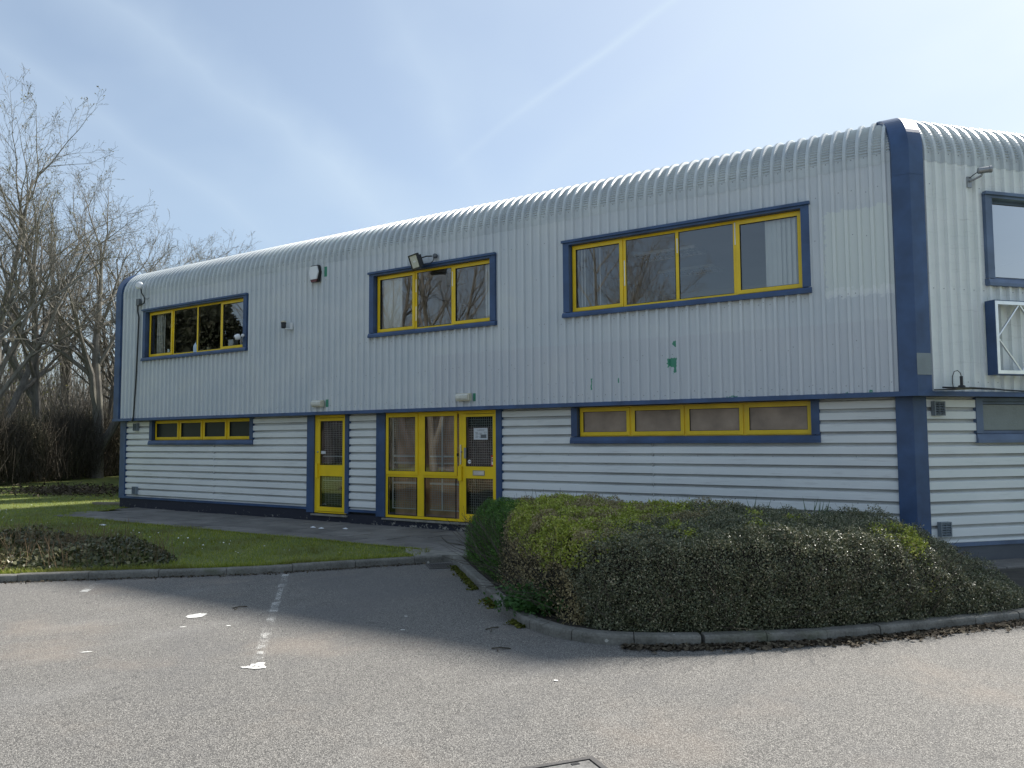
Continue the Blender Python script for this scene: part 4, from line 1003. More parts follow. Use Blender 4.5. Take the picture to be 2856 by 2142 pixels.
troffer(-4.5, 1.9, 'louvred ceiling light nearer the glass of the four pane upper window'); troffer(-4.8, 3.7, 'louvred ceiling light further back behind the four pane upper window')
def sillthing(name, label, cat, u, prof, mat):
    return tag(MB(F).lathe((u, -.19, WB+.083), prof, 14).build(name, mat, smooth=False), label, cat)
part('inner_sill', MB(F).box(-19.04, -14.89, -.34, -.122, WB+.058, WB+.082), 'white'); part('inner_sill', MB(F).box(-5.67, -1.54, -.34, -.122, WB+.058, WB+.082), 'white'); part('inner_sill', MB(F).box(-10.53, -7.45, -.34, -.122, WB+.058, WB+.082), 'white')
sillthing('plastic_bottle', 'pale blue plastic bottle standing inside the far left upper window', 'bottle', -16.98, [(.07, 0), (.10, .04), (.10, .2), (.06, .28), (.04, .33), (.04, .36)], 'bottle')
sillthing('paper_cup', 'small cream cup on the sill of the far left upper window', 'cup', -16.5, [(.04, 0), (.055, .14), (.05, .14), (.04, .02)], 'cream')
sillthing('tin_can', 'grey tin on the far left window sill, nearer the blind', 'tin', -18.22, [(.05, 0), (.05, .2), (.045, .205)], 'alu')
sillthing('tin_can', 'white tin on the far left window sill, next to the mullion', 'tin', -18.07, [(.045, 0), (.045, .2), (.04, .205)], 'white')
bx = MB(F).box(-15.66, -15.46, -.3, -.15, WB+.083, WB+.33); bx.box(-15.665, -15.455, -.305, -.145, WB+.331, WB+.345); tag(bx.build('white_box', 'wplast'), 'small lidded white box on the right of the far left window sill', 'box')
ms = thing('display_screen', 'back of a dark screen hanging high behind the middle pane above the entrance', 'screen', (-8.75, .6, 4.9))
MB(F).box(-9.0, -8.5, -.66, -.60, 4.86, 5.14).build('casing', 'grey', ms); MB(F).box(-8.78, -8.72, -.64, -.62, 5.14, 5.215).build('hanger', 'grey', ms)

# ------------------------------------------------------------------ fittings on the facade
def bulkhead(u, z, label, par=None):
    t = thing('bulkhead_light', label, 'light fitting', F(u, .03, z), 'bulkhead lights over the doors')
    MB(F).box(u-.185, u+.165, 0.001, .05, z-.075, z+.075).build('back_box', 'cream', t)
    b = MB(F); pr = [(.05, -.06), (.085, -.05), (.10, -.02), (.10, .035), (.075, .062), (.05, .066)]
    i0 = [b.add((u-.165, w, z+q)) for w, q in pr]; i1 = [b.add((u+.125, w, z+q)) for w, q in pr]
    b.f += [i0, i1[::-1]]+[[i0[i], i0[(i+1) % 6], i1[(i+1) % 6], i1[i]] for i in range(6)]; b.build('diffuser', 'diff', t)
    MB(F).box(u+.128, u+.162, .05, .088, z-.06, z+.06).build('end_cap', 'cream', t)
bulkhead(-12.18, 2.44, 'dirty cream bulkhead light on the wall above the narrow yellow side door')
bulkhead(-8.06, 2.445, 'clean cream bulkhead light on the wall above the main entrance')
# alarm box
al = thing('alarm_box', 'hexagonal white alarm box with dark red base high on the wall', 'alarm', F(-12.3, 0, 5.22))
def prism(fr, pts, w0, w1):
    b = MB(fr); i0 = [b.add((u, w0, z)) for u, z in pts]; i1 = [b.add((u, w1, z)) for u, z in pts]; n = len(pts)
    b.f += [i0, i1[::-1]]+[[i0[i], i0[(i+1) % n], i1[(i+1) % n], i1[i]] for i in range(n)]; return b
hx = lambda s_: [(-12.31+s_*q, 5.42+s_*r) for q, r in ((-.12, .18), (.12, .18), (.17, .02), (.11, -.20), (-.11, -.20), (-.17, .02))]
prism(F, hx(1.0), .001, .07).build('back_plate', 'black', al); prism(F, [(u_, max(z_, 5.275)) for u_, z_ in hx(.86)], .07, .10).build('cover', 'wplast', al)
prism(F, [(-12.42, 5.27), (-12.20, 5.27), (-12.225, 5.215), (-12.395, 5.215)], .0701, .09).build('strobe', 'maroon', al)
# small wall cameras
cm = thing('security_camera', 'small dark camera on a white bracket in the middle of the front wall', 'camera', F(-13.2, 0, 4.25))
MB(F).box(-13.16, -13.08, .001, .03, 4.2, 4.36).build('bracket', 'white', cm); MB(F).box(-13.22, -13.14, .03, .12, 4.20, 4.225).build('arm', 'white', cm)
MB(F).lathe((-13.26, .13, 4.225), [(.04, 0), (.055, .02), (.055, .10), (.06, .105), (.06, .15), (.02, .17)], 12).build('body', 'black', cm); MB(F).lathe((-13.26, .13, 4.34), [(.058, 0), (.062, .05), (.03, .066)], 12).build('cap', 'cream', cm)
cm = thing('security_camera', 'white turret camera at the lower right corner of the far left upper window', 'camera', F(-14.86, .02, 4.1))
MB(F).lathe((-14.84, .026, 4.19), [(.04, 0), (.04, .03), (.03, .05)], 14, (0, 1, 0)).build('base', 'wplast', cm)
MB(F).lathe((-14.88, .08, 4.17), [(.02, 0), (.06, .012), (.075, .05), (.07, .10), (.055, .14)], 16, (-.6, .75, -.3)).build('body', 'wplast', cm); MB(F).lathe((-14.972, .195, 4.124), [(.048, 0), (.042, .012), (.01, .016)], 14, (-.6, .75, -.3)).build('lens', 'black', cm)
cm = thing('security_camera', 'dark bullet camera on an arm high on the side wall beside the corner', 'camera', S(1.06, 0, 5.35))
MB(S).box(1.02, 1.10, -.02, .02, 5.28, 5.44).build('wall_plate', 'steel', cm); MB(S).tube([(1.06, .02, 5.37), (1.085, .08, 5.385), (1.14, .15, 5.42), (1.16, .16, 5.46)], .016, 8).build('arm', 'steel', cm)
MB(S).tube([(1.06, .02, 5.42), (1.09, .08, 5.46), (1.12, .13, 5.49)], .006, 5).build('cable', 'black', cm)
MB(S).lathe((1.10, .13, 5.495), [(.038, 0), (.046, .008), (.046, .15), (.052, .155), (.052, .185), (.042, .187), (.04, .165)], 14, (.85, .5, .07)).build('body', 'steel', cm)
MB(S).lathe((1.10+.158*.85, .13+.158*.5, 5.495+.011), [(.040, 0), (.040, .008)], 14, (.85, .5, .07)).build('lens', 'black', cm)
# floodlight over the entrance window
fd = thing('floodlight', 'tilted square halogen floodlight over the three pane window', 'floodlight', F(-9.1, .1, 5.2))
def tf(cu, cw, cz, ang, tilt):
    def f(x, y, z):            # y outward, z up, tilted down and rolled
        y2, z2 = y*math.cos(tilt)+z*math.sin(tilt), -y*math.sin(tilt)+z*math.cos(tilt)
        x3, y3 = x*math.cos(ang)-y2*math.sin(ang), x*math.sin(ang)+y2*math.cos(ang)
        return F(cu+x3, cw+y3, cz+z2)
    return f
ff = tf(-9.13, .25, 5.25, .35, .35)
b = MB(ff); b.box(-.13, .13, -.09, -.02, -.11, .11); b.ring(-.17, .17, -.15, .15, .022, -.02, .04); b.build('housing', 'black', fd)
MB(ff).box(-.145, .145, -.0195, .025, -.125, .125).build('glass_front', 'diff', fd); MB(ff).box(-.05, .05, .0251, .03, -.02, .02).build('lamp', 'wplast', fd)
MB(F).tube([(-9.02, .22, 5.31), (-8.93, .14, 5.35), (-8.86, .05, 5.36)], .014, 6).build('bracket', 'black', fd)
MB(F).lathe((-8.80, .001, 5.36), [(.05, 0), (.05, .05), (.03, .07)], 12, (0, 1, 0)).build('junction_box', 'grey', fd)
MB(F).tube([(-8.80, .06, 5.33), (-8.79, .09, 5.26), (-8.85, .12, 5.19), (-8.97, .18, 5.17), (-9.03, .2, 5.2)], .009, 6).build('flex', 'black', fd)
# antenna with cable down the left end
an = thing('wifi_antenna', 'round white antenna on a curved black arm at the left end of the wall', 'antenna', F(-19.05, 0, 5.5))
MB(F).lathe((-19.08, .14, 5.86), [(.02, 0), (.085, .01), (.105, .05), (.105, .10), (.07, .13)], 16, (.3, .8, .1)).build('dish', 'wplast', an)
MB(F).tube([(-19.07, .15, 5.80), (-19.08, .12, 5.68), (-19.0, .10, 5.58), (-18.98, .08, 5.48), (-19.05, .06, 5.40), (-19.2, .05, 5.38), (-19.30, .04, 5.40)], .018, 7).build('arm', 'black', an)
MB(F).tube([(-19.0, .09, 5.56), (-18.93, .05, 5.50), (-18.88, .01, 5.54)], .012, 6).build('bracket', 'steel', an)
MB(F).box(-19.42, -19.28, .001, .07, 5.37, 5.55).build('junction_box', 'grey', an)
tag(MB(F).tube([(-19.38, .04, 5.38), (-19.39, .03, 5.2), (-19.33, .03, 5.05), (-19.35, .03, 4.4), (-19.38, .03, 3.6), (-19.40, .03, 3.2), (-19.43, .03, 2.8), (-19.47, .03, 2.30), (-19.50, .045, 2.2), (-19.55, .0, 2.185)], .021, 7).build('black_cable', 'black'), 'thick black cable running down the left end of the wall from a grey box', 'cable')
# vents
def air_vent(fr, u, z, label, wf=-D, w_=.095, h=.105, rnd=True):
    t = thing('air_vent', label, 'vent', fr(u, wf, z-h), 'louvred air vents in the lower cladding')
    b = MB(fr); b.box(u-w_, u+w_, wf+.001, wf+.03, z-h, z+h); b.ring(u-w_, u+w_, z-h, z+h, .016, wf+.03, wf+.075); b.build('casing', 'vent', t)
    MB(fr).box(u-w_+.016, u+w_-.016, wf+.0301, wf+.034, z-h+.016, z+h-.016).build('duct_opening', 'gasket', t)
    MB(fr).box(u-.004, u+.004, wf+.0341, wf+.07, z-h+.016, z+h-.016).build('mullion', 'vent', t)
    for i in range(5):
        zz = z-h+.028+i*(2*h-.032)/5; b = MB(fr)
        for a, c in ((u-w_+.016, u-.004), (u+.004, u+w_-.016)):
            pts = [(wf+.04, zz+.024), (wf+.072, zz), (wf+.075, zz+.005), (wf+.043, zz+.029)]
            i0 = [b.add((a, w, q)) for w, q in pts]; i1 = [b.add((c, w, q)) for w, q in pts]
            b.f += [i0, i1[::-1]]+[[i0[i], i0[(i+1) % 4], i1[(i+1) % 4], i1[i]] for i in range(4)]
        b.build('louvre', 'vent', t)
air_vent(S, .535, 2.02, 'louvred vent just under the overhang right of the corner post'); air_vent(S, .56, .275, 'louvred vent low on the side wall right of the corner post')
air_vent(F, -19.72, 2.02, 'louvred vent under the overhang at the far left end'); air_vent(F, -19.70, .27, 'louvred vent low on the wall at the far left end')
# clear plastic patch on the corner, ledge floodlight with its wand, cable and the empty sign frame
sp_ = MB(S).box(-.015, .235, .0175, .021, 2.49, 2.80); tag(sp_.build('clear_patch', 'frost'), 'square of clear plastic film stuck on the navy corner trim', 'patch')
lf_ = thing('led_floodlight', 'flat black floodlight tilted down on the ledge right of the corner', 'floodlight', S(.55, .15, 2.25))
def lfr(x, y, z): return S(.52+x, .20+y*math.cos(.25)+z*math.sin(.25), 2.285-y*math.sin(.25)*.4+z)
MB(lfr).box(-.17, .17, -.13, .13, -.0, .022).build('housing', 'black', lf_); MB(lfr).ring(-.16, .16, 0, 0, .0, 0, 0) if False else None
MB(lfr).box(-.13, .13, -.10, .10, -.006, -.0005).build('glass_front', 'diff', lf_)
MB(S).lathe((.60, .17, 2.30), [(.055, 0), (.045, .03), (.02, .04), (.02, .15), (.024, .152), (.018, .165)], 12).build('sensor', 'black', lf_)
MB(S).tube([(.60, .17, 2.46), (.585, .17, 2.51), (.54, .17, 2.545), (.48, .17, 2.53), (.445, .17, 2.46), (.44, .17, 2.38), (.45, .17, 2.31)], .006, 6).build('flex', 'black', lf_)
MB(S).tube([(.25, .035, 2.275), (.5, .05, 2.28), (.9, .10, 2.295), (1.3, .06, 2.29)], .009, 6).build('bracket', 'black', lf_)
tag(MB(S).tube([(.75, .16, 2.305), (1.0, .10, 2.305), (1.28, .06, 2.30), (1.5, .05, 2.285), (1.9, .05, 2.27), (3, .05, 2.27)], .011, 6).build('black_cable', 'black'), 'black cable lying along the ledge under the sign frame', 'cable')
sg = thing('sign_frame', 'empty sign frame with bare aluminium cross bracing on the side wall', 'sign frame', S(2.7, 0, 2.5))
U0_, U1_, Z0_, Z1_ = 1.25, 4.3, 2.50, 3.59
b = MB(S); b.ring(U0_, U1_, Z0_, Z1_, .012, .002, .17); b.build('outer_case', 'blue', sg)
b = MB(S); b.ring(U0_+.013, U1_-.013, Z0_+.013, Z1_-.013, .05, .12, .172); b.build('rail', 'alu', sg)
zm_ = (Z0_+Z1_)/2; ustep = .43; k_ = 0; uu = U0_+.05
while uu+ustep < U1_:
    za, zb2 = (zm_, Z1_-.06) if k_ % 2 == 0 else (Z1_-.06, zm_)
    MB(S).tube([(uu+.01, .14, za), (uu+ustep-.01, .14, zb2)], .017, 6).build('brace', 'alu', sg)
    MB(S).tube([(uu+.01, .14, 2*zm_-za), (uu+ustep-.01, .14, 2*zm_-zb2)], .017, 6).build('brace', 'alu', sg)
    uu += ustep; k_ += 1

# ------------------------------------------------------------------ clutter by the left corner, small litter
t = thing('rubble_stack', 'stack of concrete and brick behind the left end of the building', 'rubble', (-21.3, 2.0, PATH))
for j, (m_, dx, h0, h1) in enumerate((('conc', .28, 0, .24), ('brick', .25, .241, .44), ('conc', .22, .441, .60))): MB().box(-21.05-dx, -21.05+.25, 1.8, 2.35, PATH+h0, PATH+h1).build('block', m_, t)
t2 = MB(); t2.box(-22.3, -20.7, 1.9, 2.2, PATH+.602, PATH+.65); tag(t2.build('timber_board', 'wood'), 'weathered board lying across the rubble stack by the left corner', 'board')
tag(MB(rotf(-21.3, .55, .35)).box(-.7, .6, -.07, .07, PATH-.005, PATH+.06).build('timber_plank', 'wood'), 'short plank on the ground beside the left end of the plinth', 'plank')
for i, (x, y, l_) in enumerate(((-11.35, -.9, 'scrap of white paper on the paving below the narrow cladding panel, left of the next'), (-11.05, -.95, 'scrap of white paper on the paving, right of its neighbour below the cladding panel'), (-10.55, -.75, 'single small white scrap on the paving before the entrance screen'), (-15.7, -2.95, 'larger crumpled white scrap on the grass edge by the path'))):
    b = MB(); r = .10 if i < 3 else .15
    n = 7; pts = [(x+r*math.cos(k2*.9)*random.uniform(.5, 1), y+r*.5*math.sin(k2*.9)*random.uniform(.5, 1)) for k2 in range(n)]
    c = b.add((x, y, PATH+.035)); ii = [b.add((p[0], p[1], PATH+.006+random.uniform(0, .012))) for p in pts]
    for k2 in range(n): b.f.append([c, ii[k2], ii[(k2+1) % n]])
    tag(b.build('paper_scrap', 'wplast', fix=False), l_, 'litter', 'white litter scraps')

# ------------------------------------------------------------------ hedges in the kerbed bed
def hedge_height(x, y):
    H = np.interp(x, [-6.3, -5.7, -5.0, -4.0, -2.6, -1.6, -0.6, 0.0, 0.35, 0.75, 1.2, 1.6], [.66, .84, .95, .97, .95, .94, .93, .86, .72, .46, .26, .10])
    H = H+0.035*np.sin(x*3.1+y*1.7)+0.03*np.sin(x*7.3-y*4.1)+.02*np.sin(x*13+y*17)
    front = np.clip((-(y)-3.2)/2.6, 0, 1); H = H*(1-0.12*front*front)      # the top falls away to the road side
    return H
HP = [(-6.02, -2.62), (-4.5, -4.0), (-3.2, -5.2), (-2.5, -5.66), (-2.05, -5.72), (-1.7, -5.66), (-1.1, -5.26), (-0.27, -4.52), (0.36, -3.78), (1.22, -2.6), (1.3, -2.05), (0.7, -1.85), (0.2, -2.1), (-5.8, -2.2)]
def hshape(x, y, grow=0.0):
    d = edist(x, y, HP); ins = inpoly(x, y, HP); d = np.where(ins, d, -d)+grow
    Rr = 0.30; t = np.clip(d/Rr, 0, 1)
    return hedge_height(x, y)*(1-(1-t)**2.6)**(1/2.6)*(d > 0), d
def hedge_sample(n, depth, bias=1.0):
    out = []; got = 0
    while got < n:
        m = 400000; x = RNG.uniform(-6.1, 1.4, m); y = RNG.uniform(-5.8, -1.8, m); z = RNG.uniform(0, 1.06, m)
        h, d = hshape(x, y, 0.03)
        dep = np.minimum(h-z, d); ok = (dep > 0) & (dep < depth) & (RNG.uniform(size=m) < np.exp(-dep/depth*1.6))
        P = np.stack([x, y, z+PATH-.02], 1)[ok]
        # outward normal estimate
        e = .03; hx_ = hshape(x[ok]+e, y[ok], .03)[0]-h[ok]; hy_ = hshape(x[ok], y[ok]+e, .03)[0]-h[ok]
        N = np.stack([-hx_/e, -hy_/e, np.ones(len(P))], 1); N /= np.linalg.norm(N, axis=1, keepdims=True)
        out.append((P, N)); got += len(P)
    P = np.concatenate([o[0] for o in out])[:n]; N = np.concatenate([o[1] for o in out])[:n]; return P, N
P, N = hedge_sample(520000, 0.17)
bumpy = np.sin(P[:, 0]*11+P[:, 2]*9)*np.sin(P[:, 1]*12-P[:, 2]*7)+.7*np.sin(P[:, 0]*23-P[:, 1]*19)*np.sin(P[:, 2]*21+P[:, 0]*8)
P = P+N*(bumpy*.042)[:, None]
def nz3(P, sc, seed):
    r = np.random.default_rng(seed); v = np.zeros(len(P))
    for k_ in range(5):
        f = r.normal(size=3)*sc*(1.5**k_); v += np.sin(P@f+r.uniform(0, 6.3))/(1.35**k_)
    return v/2.2
n1 = nz3(P, 1.8, 3); n2 = nz3(P, 5.0, 4)
along = P[:, 0]+0.9*(P[:, 1]+3.0)*0.55           # how far along from the left end
topz = P[:, 2]-PATH
leftend = (P[:, 0]+(P[:, 1]+2.6)*-0.9 < -5.12+.25*n1) & (P[:, 1] < -1.5)
leftend = (P[:, 0]-(P[:, 1]+2.6)*1.0 < -4.55+.3*n1) & (P[:, 0]+(-P[:, 1]-2.6)*-0.95 < -5.25+.2*n1)
isgreen = (P[:, 0] < -5.05+.18*n1+.0) | ((P[:, 0]+0.95*(-(P[:, 1])-2.62)*-1.05 < -5.35+.25*n2) & (P[:, 0] < -4.35))
low = topz < .42+.12*n2
gap = (topz < .5+.15*n1) & (P[:, 0] < -2.6+.2*n2) & (P[:, 0] > -4.9)      # bare stems show low down here
zoneP = (~isgreen) & (P[:, 0] < -2.2+.45*n1+.25*n2+.22*RNG.normal(size=len(P))) & (topz > .55+.12*n2)
zoneT = (~isgreen) & ~zoneP & (P[:, 0] < -2.5+.3*n1)
spot = np.zeros(len(P), bool)
for sx, sy, sr in ((-1.9, -4.5, .14), (-0.9, -3.2, .10), (0.22, -3.0, .12), (0.35, -3.3, .11), (-1.25, -3.3, .08), (-2.2, -3.4, .16), (-1.0, -4.2, .07), (-1.5, -4.9, .06), (.05, -3.5, .08)):
    spot |= (np.hypot(P[:, 0]-sx, P[:, 1]-sy) < sr*(1+.9*n2+.7*RNG.normal(size=len(P)))) & (topz > .25)
r = RNG.uniform(size=len(P))
keepgap = ~gap | (r < .13)
sel_green = isgreen & (~low | (r < .55)); sel_dark = (~isgreen & ~zoneP & ~zoneT & ~spot)
tanmix = zoneP & ((n1+.5*n2+(P[:, 0] < -4.2)*.5) > .25)
sel_priv = ((zoneP & ~tanmix & (r < .62)) | spot & ~isgreen & (r < .8))
sel_tan = ((tanmix & (r < .55)) | (zoneT & keepgap & (r < .55)))
def hedge(name, label, cat, sel_list, loc, stems):
    t = thing(name, label, cat, loc)
    for nm, sel, size, asp, mat, knd in sel_list:
        o = npmesh(nm, leaves(P[sel]+RNG.normal(scale=.012, size=(sel.sum(), 3)), size, asp, N[sel]*.8, 1.0, knd, .15), None, mat, t); tag(o, kind='stuff')
    if stems is not None: tag(npmesh('stems', stems, None, 'hedgewood', t), kind='stuff')
    return t
def stems_for(xr, n, rmin, rmax, lean=.45, hmax=.8):
    m = n*6; x = RNG.uniform(xr[0], xr[1], m); y = RNG.uniform(-5.7, -2.2, m); h, d = hshape(x, y, 0.0); ok = (d > .06) & (d < .5); x, y, h = x[ok][:n], y[ok][:n], h[ok][:n]
    n = len(x); out = []
    p = np.stack([x, y, np.full(n, PATH-.05)], 1); dr_ = np.stack([RNG.normal(scale=lean, size=n), RNG.normal(scale=lean, size=n), np.ones(n)], 1); rr = RNG.uniform(rmin, rmax, n)
    for k_ in range(4):
        dr_ = dr_+RNG.normal(scale=.35, size=(n, 3)); dr_[:, 2] = np.maximum(dr_[:, 2], .25); dd = dr_/np.linalg.norm(dr_, axis=1, keepdims=True); L_ = h*.30
        out.append(twigs3(p, dd, L_, rr)); p = p+dd*L_[:, None]; rr = rr*.72
    return np.concatenate(out)
def tips(sel, n, L0, L1, r):
    idx = np.flatnonzero(sel); idx = RNG.choice(idx, min(n, len(idx)), replace=False)
    d = N[idx]+RNG.normal(scale=.55, size=(len(idx), 3)); d[:, 2] += .35; d /= np.linalg.norm(d, axis=1, keepdims=True)
    return twigs3(P[idx]-d*.05, d, RNG.uniform(L0, L1, len(idx)), np.full(len(idx), r))
hedge('green_shrub', 'bright green clipped shrub at the left end of the kerbed bed', 'shrub', [('foliage', sel_green, .028, .35, 'green', 'diamond')], (-5.4, -3, PATH), np.concatenate([stems_for((-6, -4.6), 160, .006, .014), tips(sel_green, 1500, .05, .10, .0018)]))
hedge('yellow_green_hedge', 'yellow green and browned section of hedge with bare stems showing below', 'hedge', [('foliage', sel_priv, .026, .6, 'privet', 'oval'), ('browned_foliage', sel_tan, .025, .6, 'tan', 'diamond')], (-3.6, -4, PATH), np.concatenate([stems_for((-5.0, -2.5), 420, .005, .013, .55), tips(sel_tan | sel_priv, 5000, .04, .11, .0016)]))
dh = hedge('dark_hedge', 'long dark glossy leaved hedge sloping down to the right along the kerb', 'hedge', [('foliage', sel_dark & keepgap, .0195, .62, 'cot', 'diamond')], (-1, -4, PATH), np.concatenate([stems_for((-2.8, 1.2), 700, .004, .010, .6), tips(sel_dark, 9000, .03, .08, .0014)]))
# a heart of massed branches that keeps the hedge opaque
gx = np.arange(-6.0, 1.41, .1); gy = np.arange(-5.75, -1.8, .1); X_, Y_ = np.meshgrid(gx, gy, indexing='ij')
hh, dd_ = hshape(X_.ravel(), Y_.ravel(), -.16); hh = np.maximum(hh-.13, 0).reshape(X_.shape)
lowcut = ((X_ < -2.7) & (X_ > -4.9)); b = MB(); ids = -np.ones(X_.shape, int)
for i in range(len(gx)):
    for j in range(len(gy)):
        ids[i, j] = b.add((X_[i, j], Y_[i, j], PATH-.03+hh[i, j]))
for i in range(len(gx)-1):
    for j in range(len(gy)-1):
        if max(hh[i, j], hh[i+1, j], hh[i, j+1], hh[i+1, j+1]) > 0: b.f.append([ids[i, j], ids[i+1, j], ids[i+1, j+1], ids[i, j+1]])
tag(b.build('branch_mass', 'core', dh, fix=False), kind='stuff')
# broad leaved weed at the kerb, bulb shoots above the hedge
wd = thing('weed_clump', 'clump of bright green weeds growing over the kerb at the hedge foot', 'weed', (-3.1, -5.35, PATH))
q = np.stack([RNG.normal(-3.05, .20, 2600), RNG.normal(-5.32, .13, 2600), PATH+np.abs(RNG.normal(0, .10, 2600))], 1); npmesh('foliage', leaves(q, .045, .7, np.array([0, 0, 1.0]), .8, 'ivy', .2), None, 'weed', wd)
def shoots(x, y, n, label, z0):
    t = thing('bulb_shoots', label, 'plant', (x, y, PATH), 'bulb shoots rising behind the hedge')
    for i in range(n):
        a = random.uniform(-1, 1); b = MB(); L_ = random.uniform(.98, 1.14); bx_, by_ = x+random.uniform(-.12, .12), y+random.uniform(-.05, .05); w_ = .013; prev = None
        for k_ in range(6):
            s_ = k_/5; p = (bx_+a*.22*s_**2.2, by_+.05*s_, PATH+L_*s_*(1-.08*abs(a)*s_)); ww = w_*(1-s_**4)
            cur = (b.add((p[0]-ww, p[1]-ww*.4, p[2])), b.add((p[0]+ww, p[1]+ww*.4, p[2])))
            if prev: b.f.append([prev[0], prev[1], cur[1], cur[0]])
            prev = cur
        b.build('blade', 'bulb', t, fix=False)
shoots(-1.72, -2.05, 7, 'small tuft of green bulb leaves above the hedge, left of the larger tuft', 0); shoots(-1.0, -2.05, 11, 'larger tuft of spreading green bulb leaves above the hedge nearer the corner', 0)

# ------------------------------------------------------------------ ivy patch, grass, moss, litter
IV = [(-9.95, -6.62), (-9.3, -5.75), (-9.6, -5.2), (-10.6, -4.75), (-12.2, -4.55), (-14.2, -4.95), (-16.5, -5.9), (-21, -8.5), (-24, -14), (-20.5, -16.8), (-16.0, -12.5)]
def scatter(poly, n):
    xs = [p[0] for p in poly]; ys = [p[1] for p in poly]; X = []; Y = []; c = 0
    while c < n:
        x = RNG.uniform(min(xs), max(xs), n*2); y = RNG.uniform(min(ys), max(ys), n*2); ok = inpoly(x, y, poly); X.append(x[ok]); Y.append(y[ok]); c += ok.sum()
    return np.concatenate(X)[:n], np.concatenate(Y)[:n]
x, y = scatter(IV, 52000); d = edist(x, y, IV); hgt = np.clip(d/.5, 0, 1)**.7*(.22+.07*np.sin(x*2.3+y)+.05*np.sin(x*6-y*5))
z = PATH+hgt*RNG.uniform(0, 1, len(x))**.5
iv = npmesh('ivy', leaves(np.stack([x, y, z], 1), .062, 1, np.array([.0, -.2, 1.0]), 1.1, 'ivy', .1), None, 'ivy'); tag(iv, 'low patch of dark ivy spreading over the lawn behind the left kerb', 'ground cover', kind='stuff')
def stalks(n, mat, name, label, hmin, hmax, xr, r=.004, lean=.5):
    x, y = scatter(IV, n*3); ok = (x > xr[0]) & (x < xr[1]); x, y = x[ok][:n], y[ok][:n]; n = len(x)
    d = np.stack([RNG.normal(scale=lean, size=n), RNG.normal(scale=lean, size=n), np.ones(n)], 1); d /= np.linalg.norm(d, axis=1, keepdims=True)
    o = npmesh(name, twigs3(np.stack([x, y, np.full(n, PATH)], 1), d, RNG.uniform(hmin, hmax, n), np.full(n, r)), None, mat); return tag(o, label, 'dead stems', kind='stuff')
stalks(4600, 'brownstem', 'dead_stems', 'upright brown dead stems standing through the ivy patch', .2, .5, (-22, -9), .0042, .35)
stalks(1800, 'straw', 'dry_grass_stalks', 'pale dry grass stalks in the left part of the ivy patch', .25, .6, (-22, -12), .004, .7)
GR = [(-9.3, -6.1), (-8.12, -4.96), (-6.75, -2.98), (-6.98, -2.27), (-18.6, -2.27), (-19.6, -0.3), (-20.6, 1.5), (-21.5, 14), (-34, 12), (-28, -6), (-21, -8.5), (-16.5, -5.9), (-14.2, -4.95), (-12.2, -4.55), (-10.6, -4.75), (-9.6, -5.2)]
def blades(x, y, hmin, hmax, w, z0=PATH-.015):
    n = len(x); a = RNG.uniform(0, 6.28, n); L_ = RNG.uniform(hmin, hmax, n); lean = RNG.normal(scale=.45, size=(n, 2))*L_[:, None]
    p = np.stack([x, y, np.full(n, z0)], 1); dx = np.stack([np.cos(a)*w, np.sin(a)*w, np.zeros(n)], 1); tip = p+np.concatenate([lean, L_[:, None]], 1)
    return np.stack([p-dx, p+dx, tip], 1)
x, y = scatter(GR, 130000); kp = RNG.uniform(size=len(x)) < np.clip((x+30)/16, .25, 1); x, y = x[kp], y[kp]
patch = .7+.5*np.sin(x*1.3+y*2.1)*np.sin(x*.7-y*1.9)
V = blades(x, y, .025, .065, .005); nE = 5200; tE_ = RNG.uniform(plen(KL)-9.5, plen(KL)-.45, nE); eX = np.array([polyline_at(KL, q_) for q_ in tE_]); o_ = np.abs(RNG.normal(0, .06, nE))+.115
V2 = blades(eX[:, 0]-.70*o_, eX[:, 1]+.71*o_, .04, .10, .0055); tk = RNG.integers(0, len(x), 900); tx = np.repeat(x[tk], 9)+RNG.normal(0, .025, 8100); ty = np.repeat(y[tk], 9)+RNG.normal(0, .025, 8100)
V = np.concatenate([V, V2, blades(tx, ty, .05, .11, .0055)]); gs = npmesh('grass', V, None, 'grass'); tag(gs, 'short mown grass of the lawn between the path and the kerb', 'grass', kind='stuff')
x, y = scatter([(-10.5, -4.4), (-8.6, -4.9), (-7.8, -3.4), (-11, -3.0), (-14.5, -3.4), (-20, -3), (-24, 0), (-24, -5), (-15, -4.6)], 130)
tag(npmesh('daisies', leaves(np.stack([x, y, np.full(len(x), PATH+.045)], 1), .026, 1, np.array([0, -.2, 1.]), .25, 'oval'), None, 'petal'), 'scattered white daisies in the lawn', 'flowers', kind='stuff')
# ragged turf creeping over the edge of the paving
x = RNG.uniform(-18.6, -7.2, 3200); y = -2.33+np.abs(RNG.normal(0, .08, 3200))*(1+.8*np.sin(x*1.7))*np.clip((-x-8)/3, .1, 1)
tag(npmesh('overgrown_edge', blades(x, y, .015, .045, .006, PATH-.004), None, 'grass'), 'dead turf and soil creeping over the paving edge', 'ground cover', kind='stuff')
def along_kerb(pl, s0, s1, n, spread, off):
    out = np.zeros((n, 3))
    for i in range(n):
        s_ = random.uniform(s0, s1); p = polyline_at(pl, s_); q = polyline_at(pl, s_+.05); t_ = Vector((q[0]-p[0], q[1]-p[1])).normalized(); o_ = off+abs(random.gauss(0, spread))
        out[i] = (p[0]+t_.y*o_, p[1]-t_.x*o_, ROAD+.004+abs(random.gauss(0, .008)))
    return out
T3 = plen(KR[:7]); q = along_kerb(KR, T3, T3+6.5, 3800, .085, .0)
tag(npmesh('leaf_litter', leaves(q, .05, .6, np.array([0, 0, 1.]), .45, 'oval', .2), None, 'litter'), 'dark leaf litter and dried mud along the foot of the right kerb', 'debris', kind='stuff')
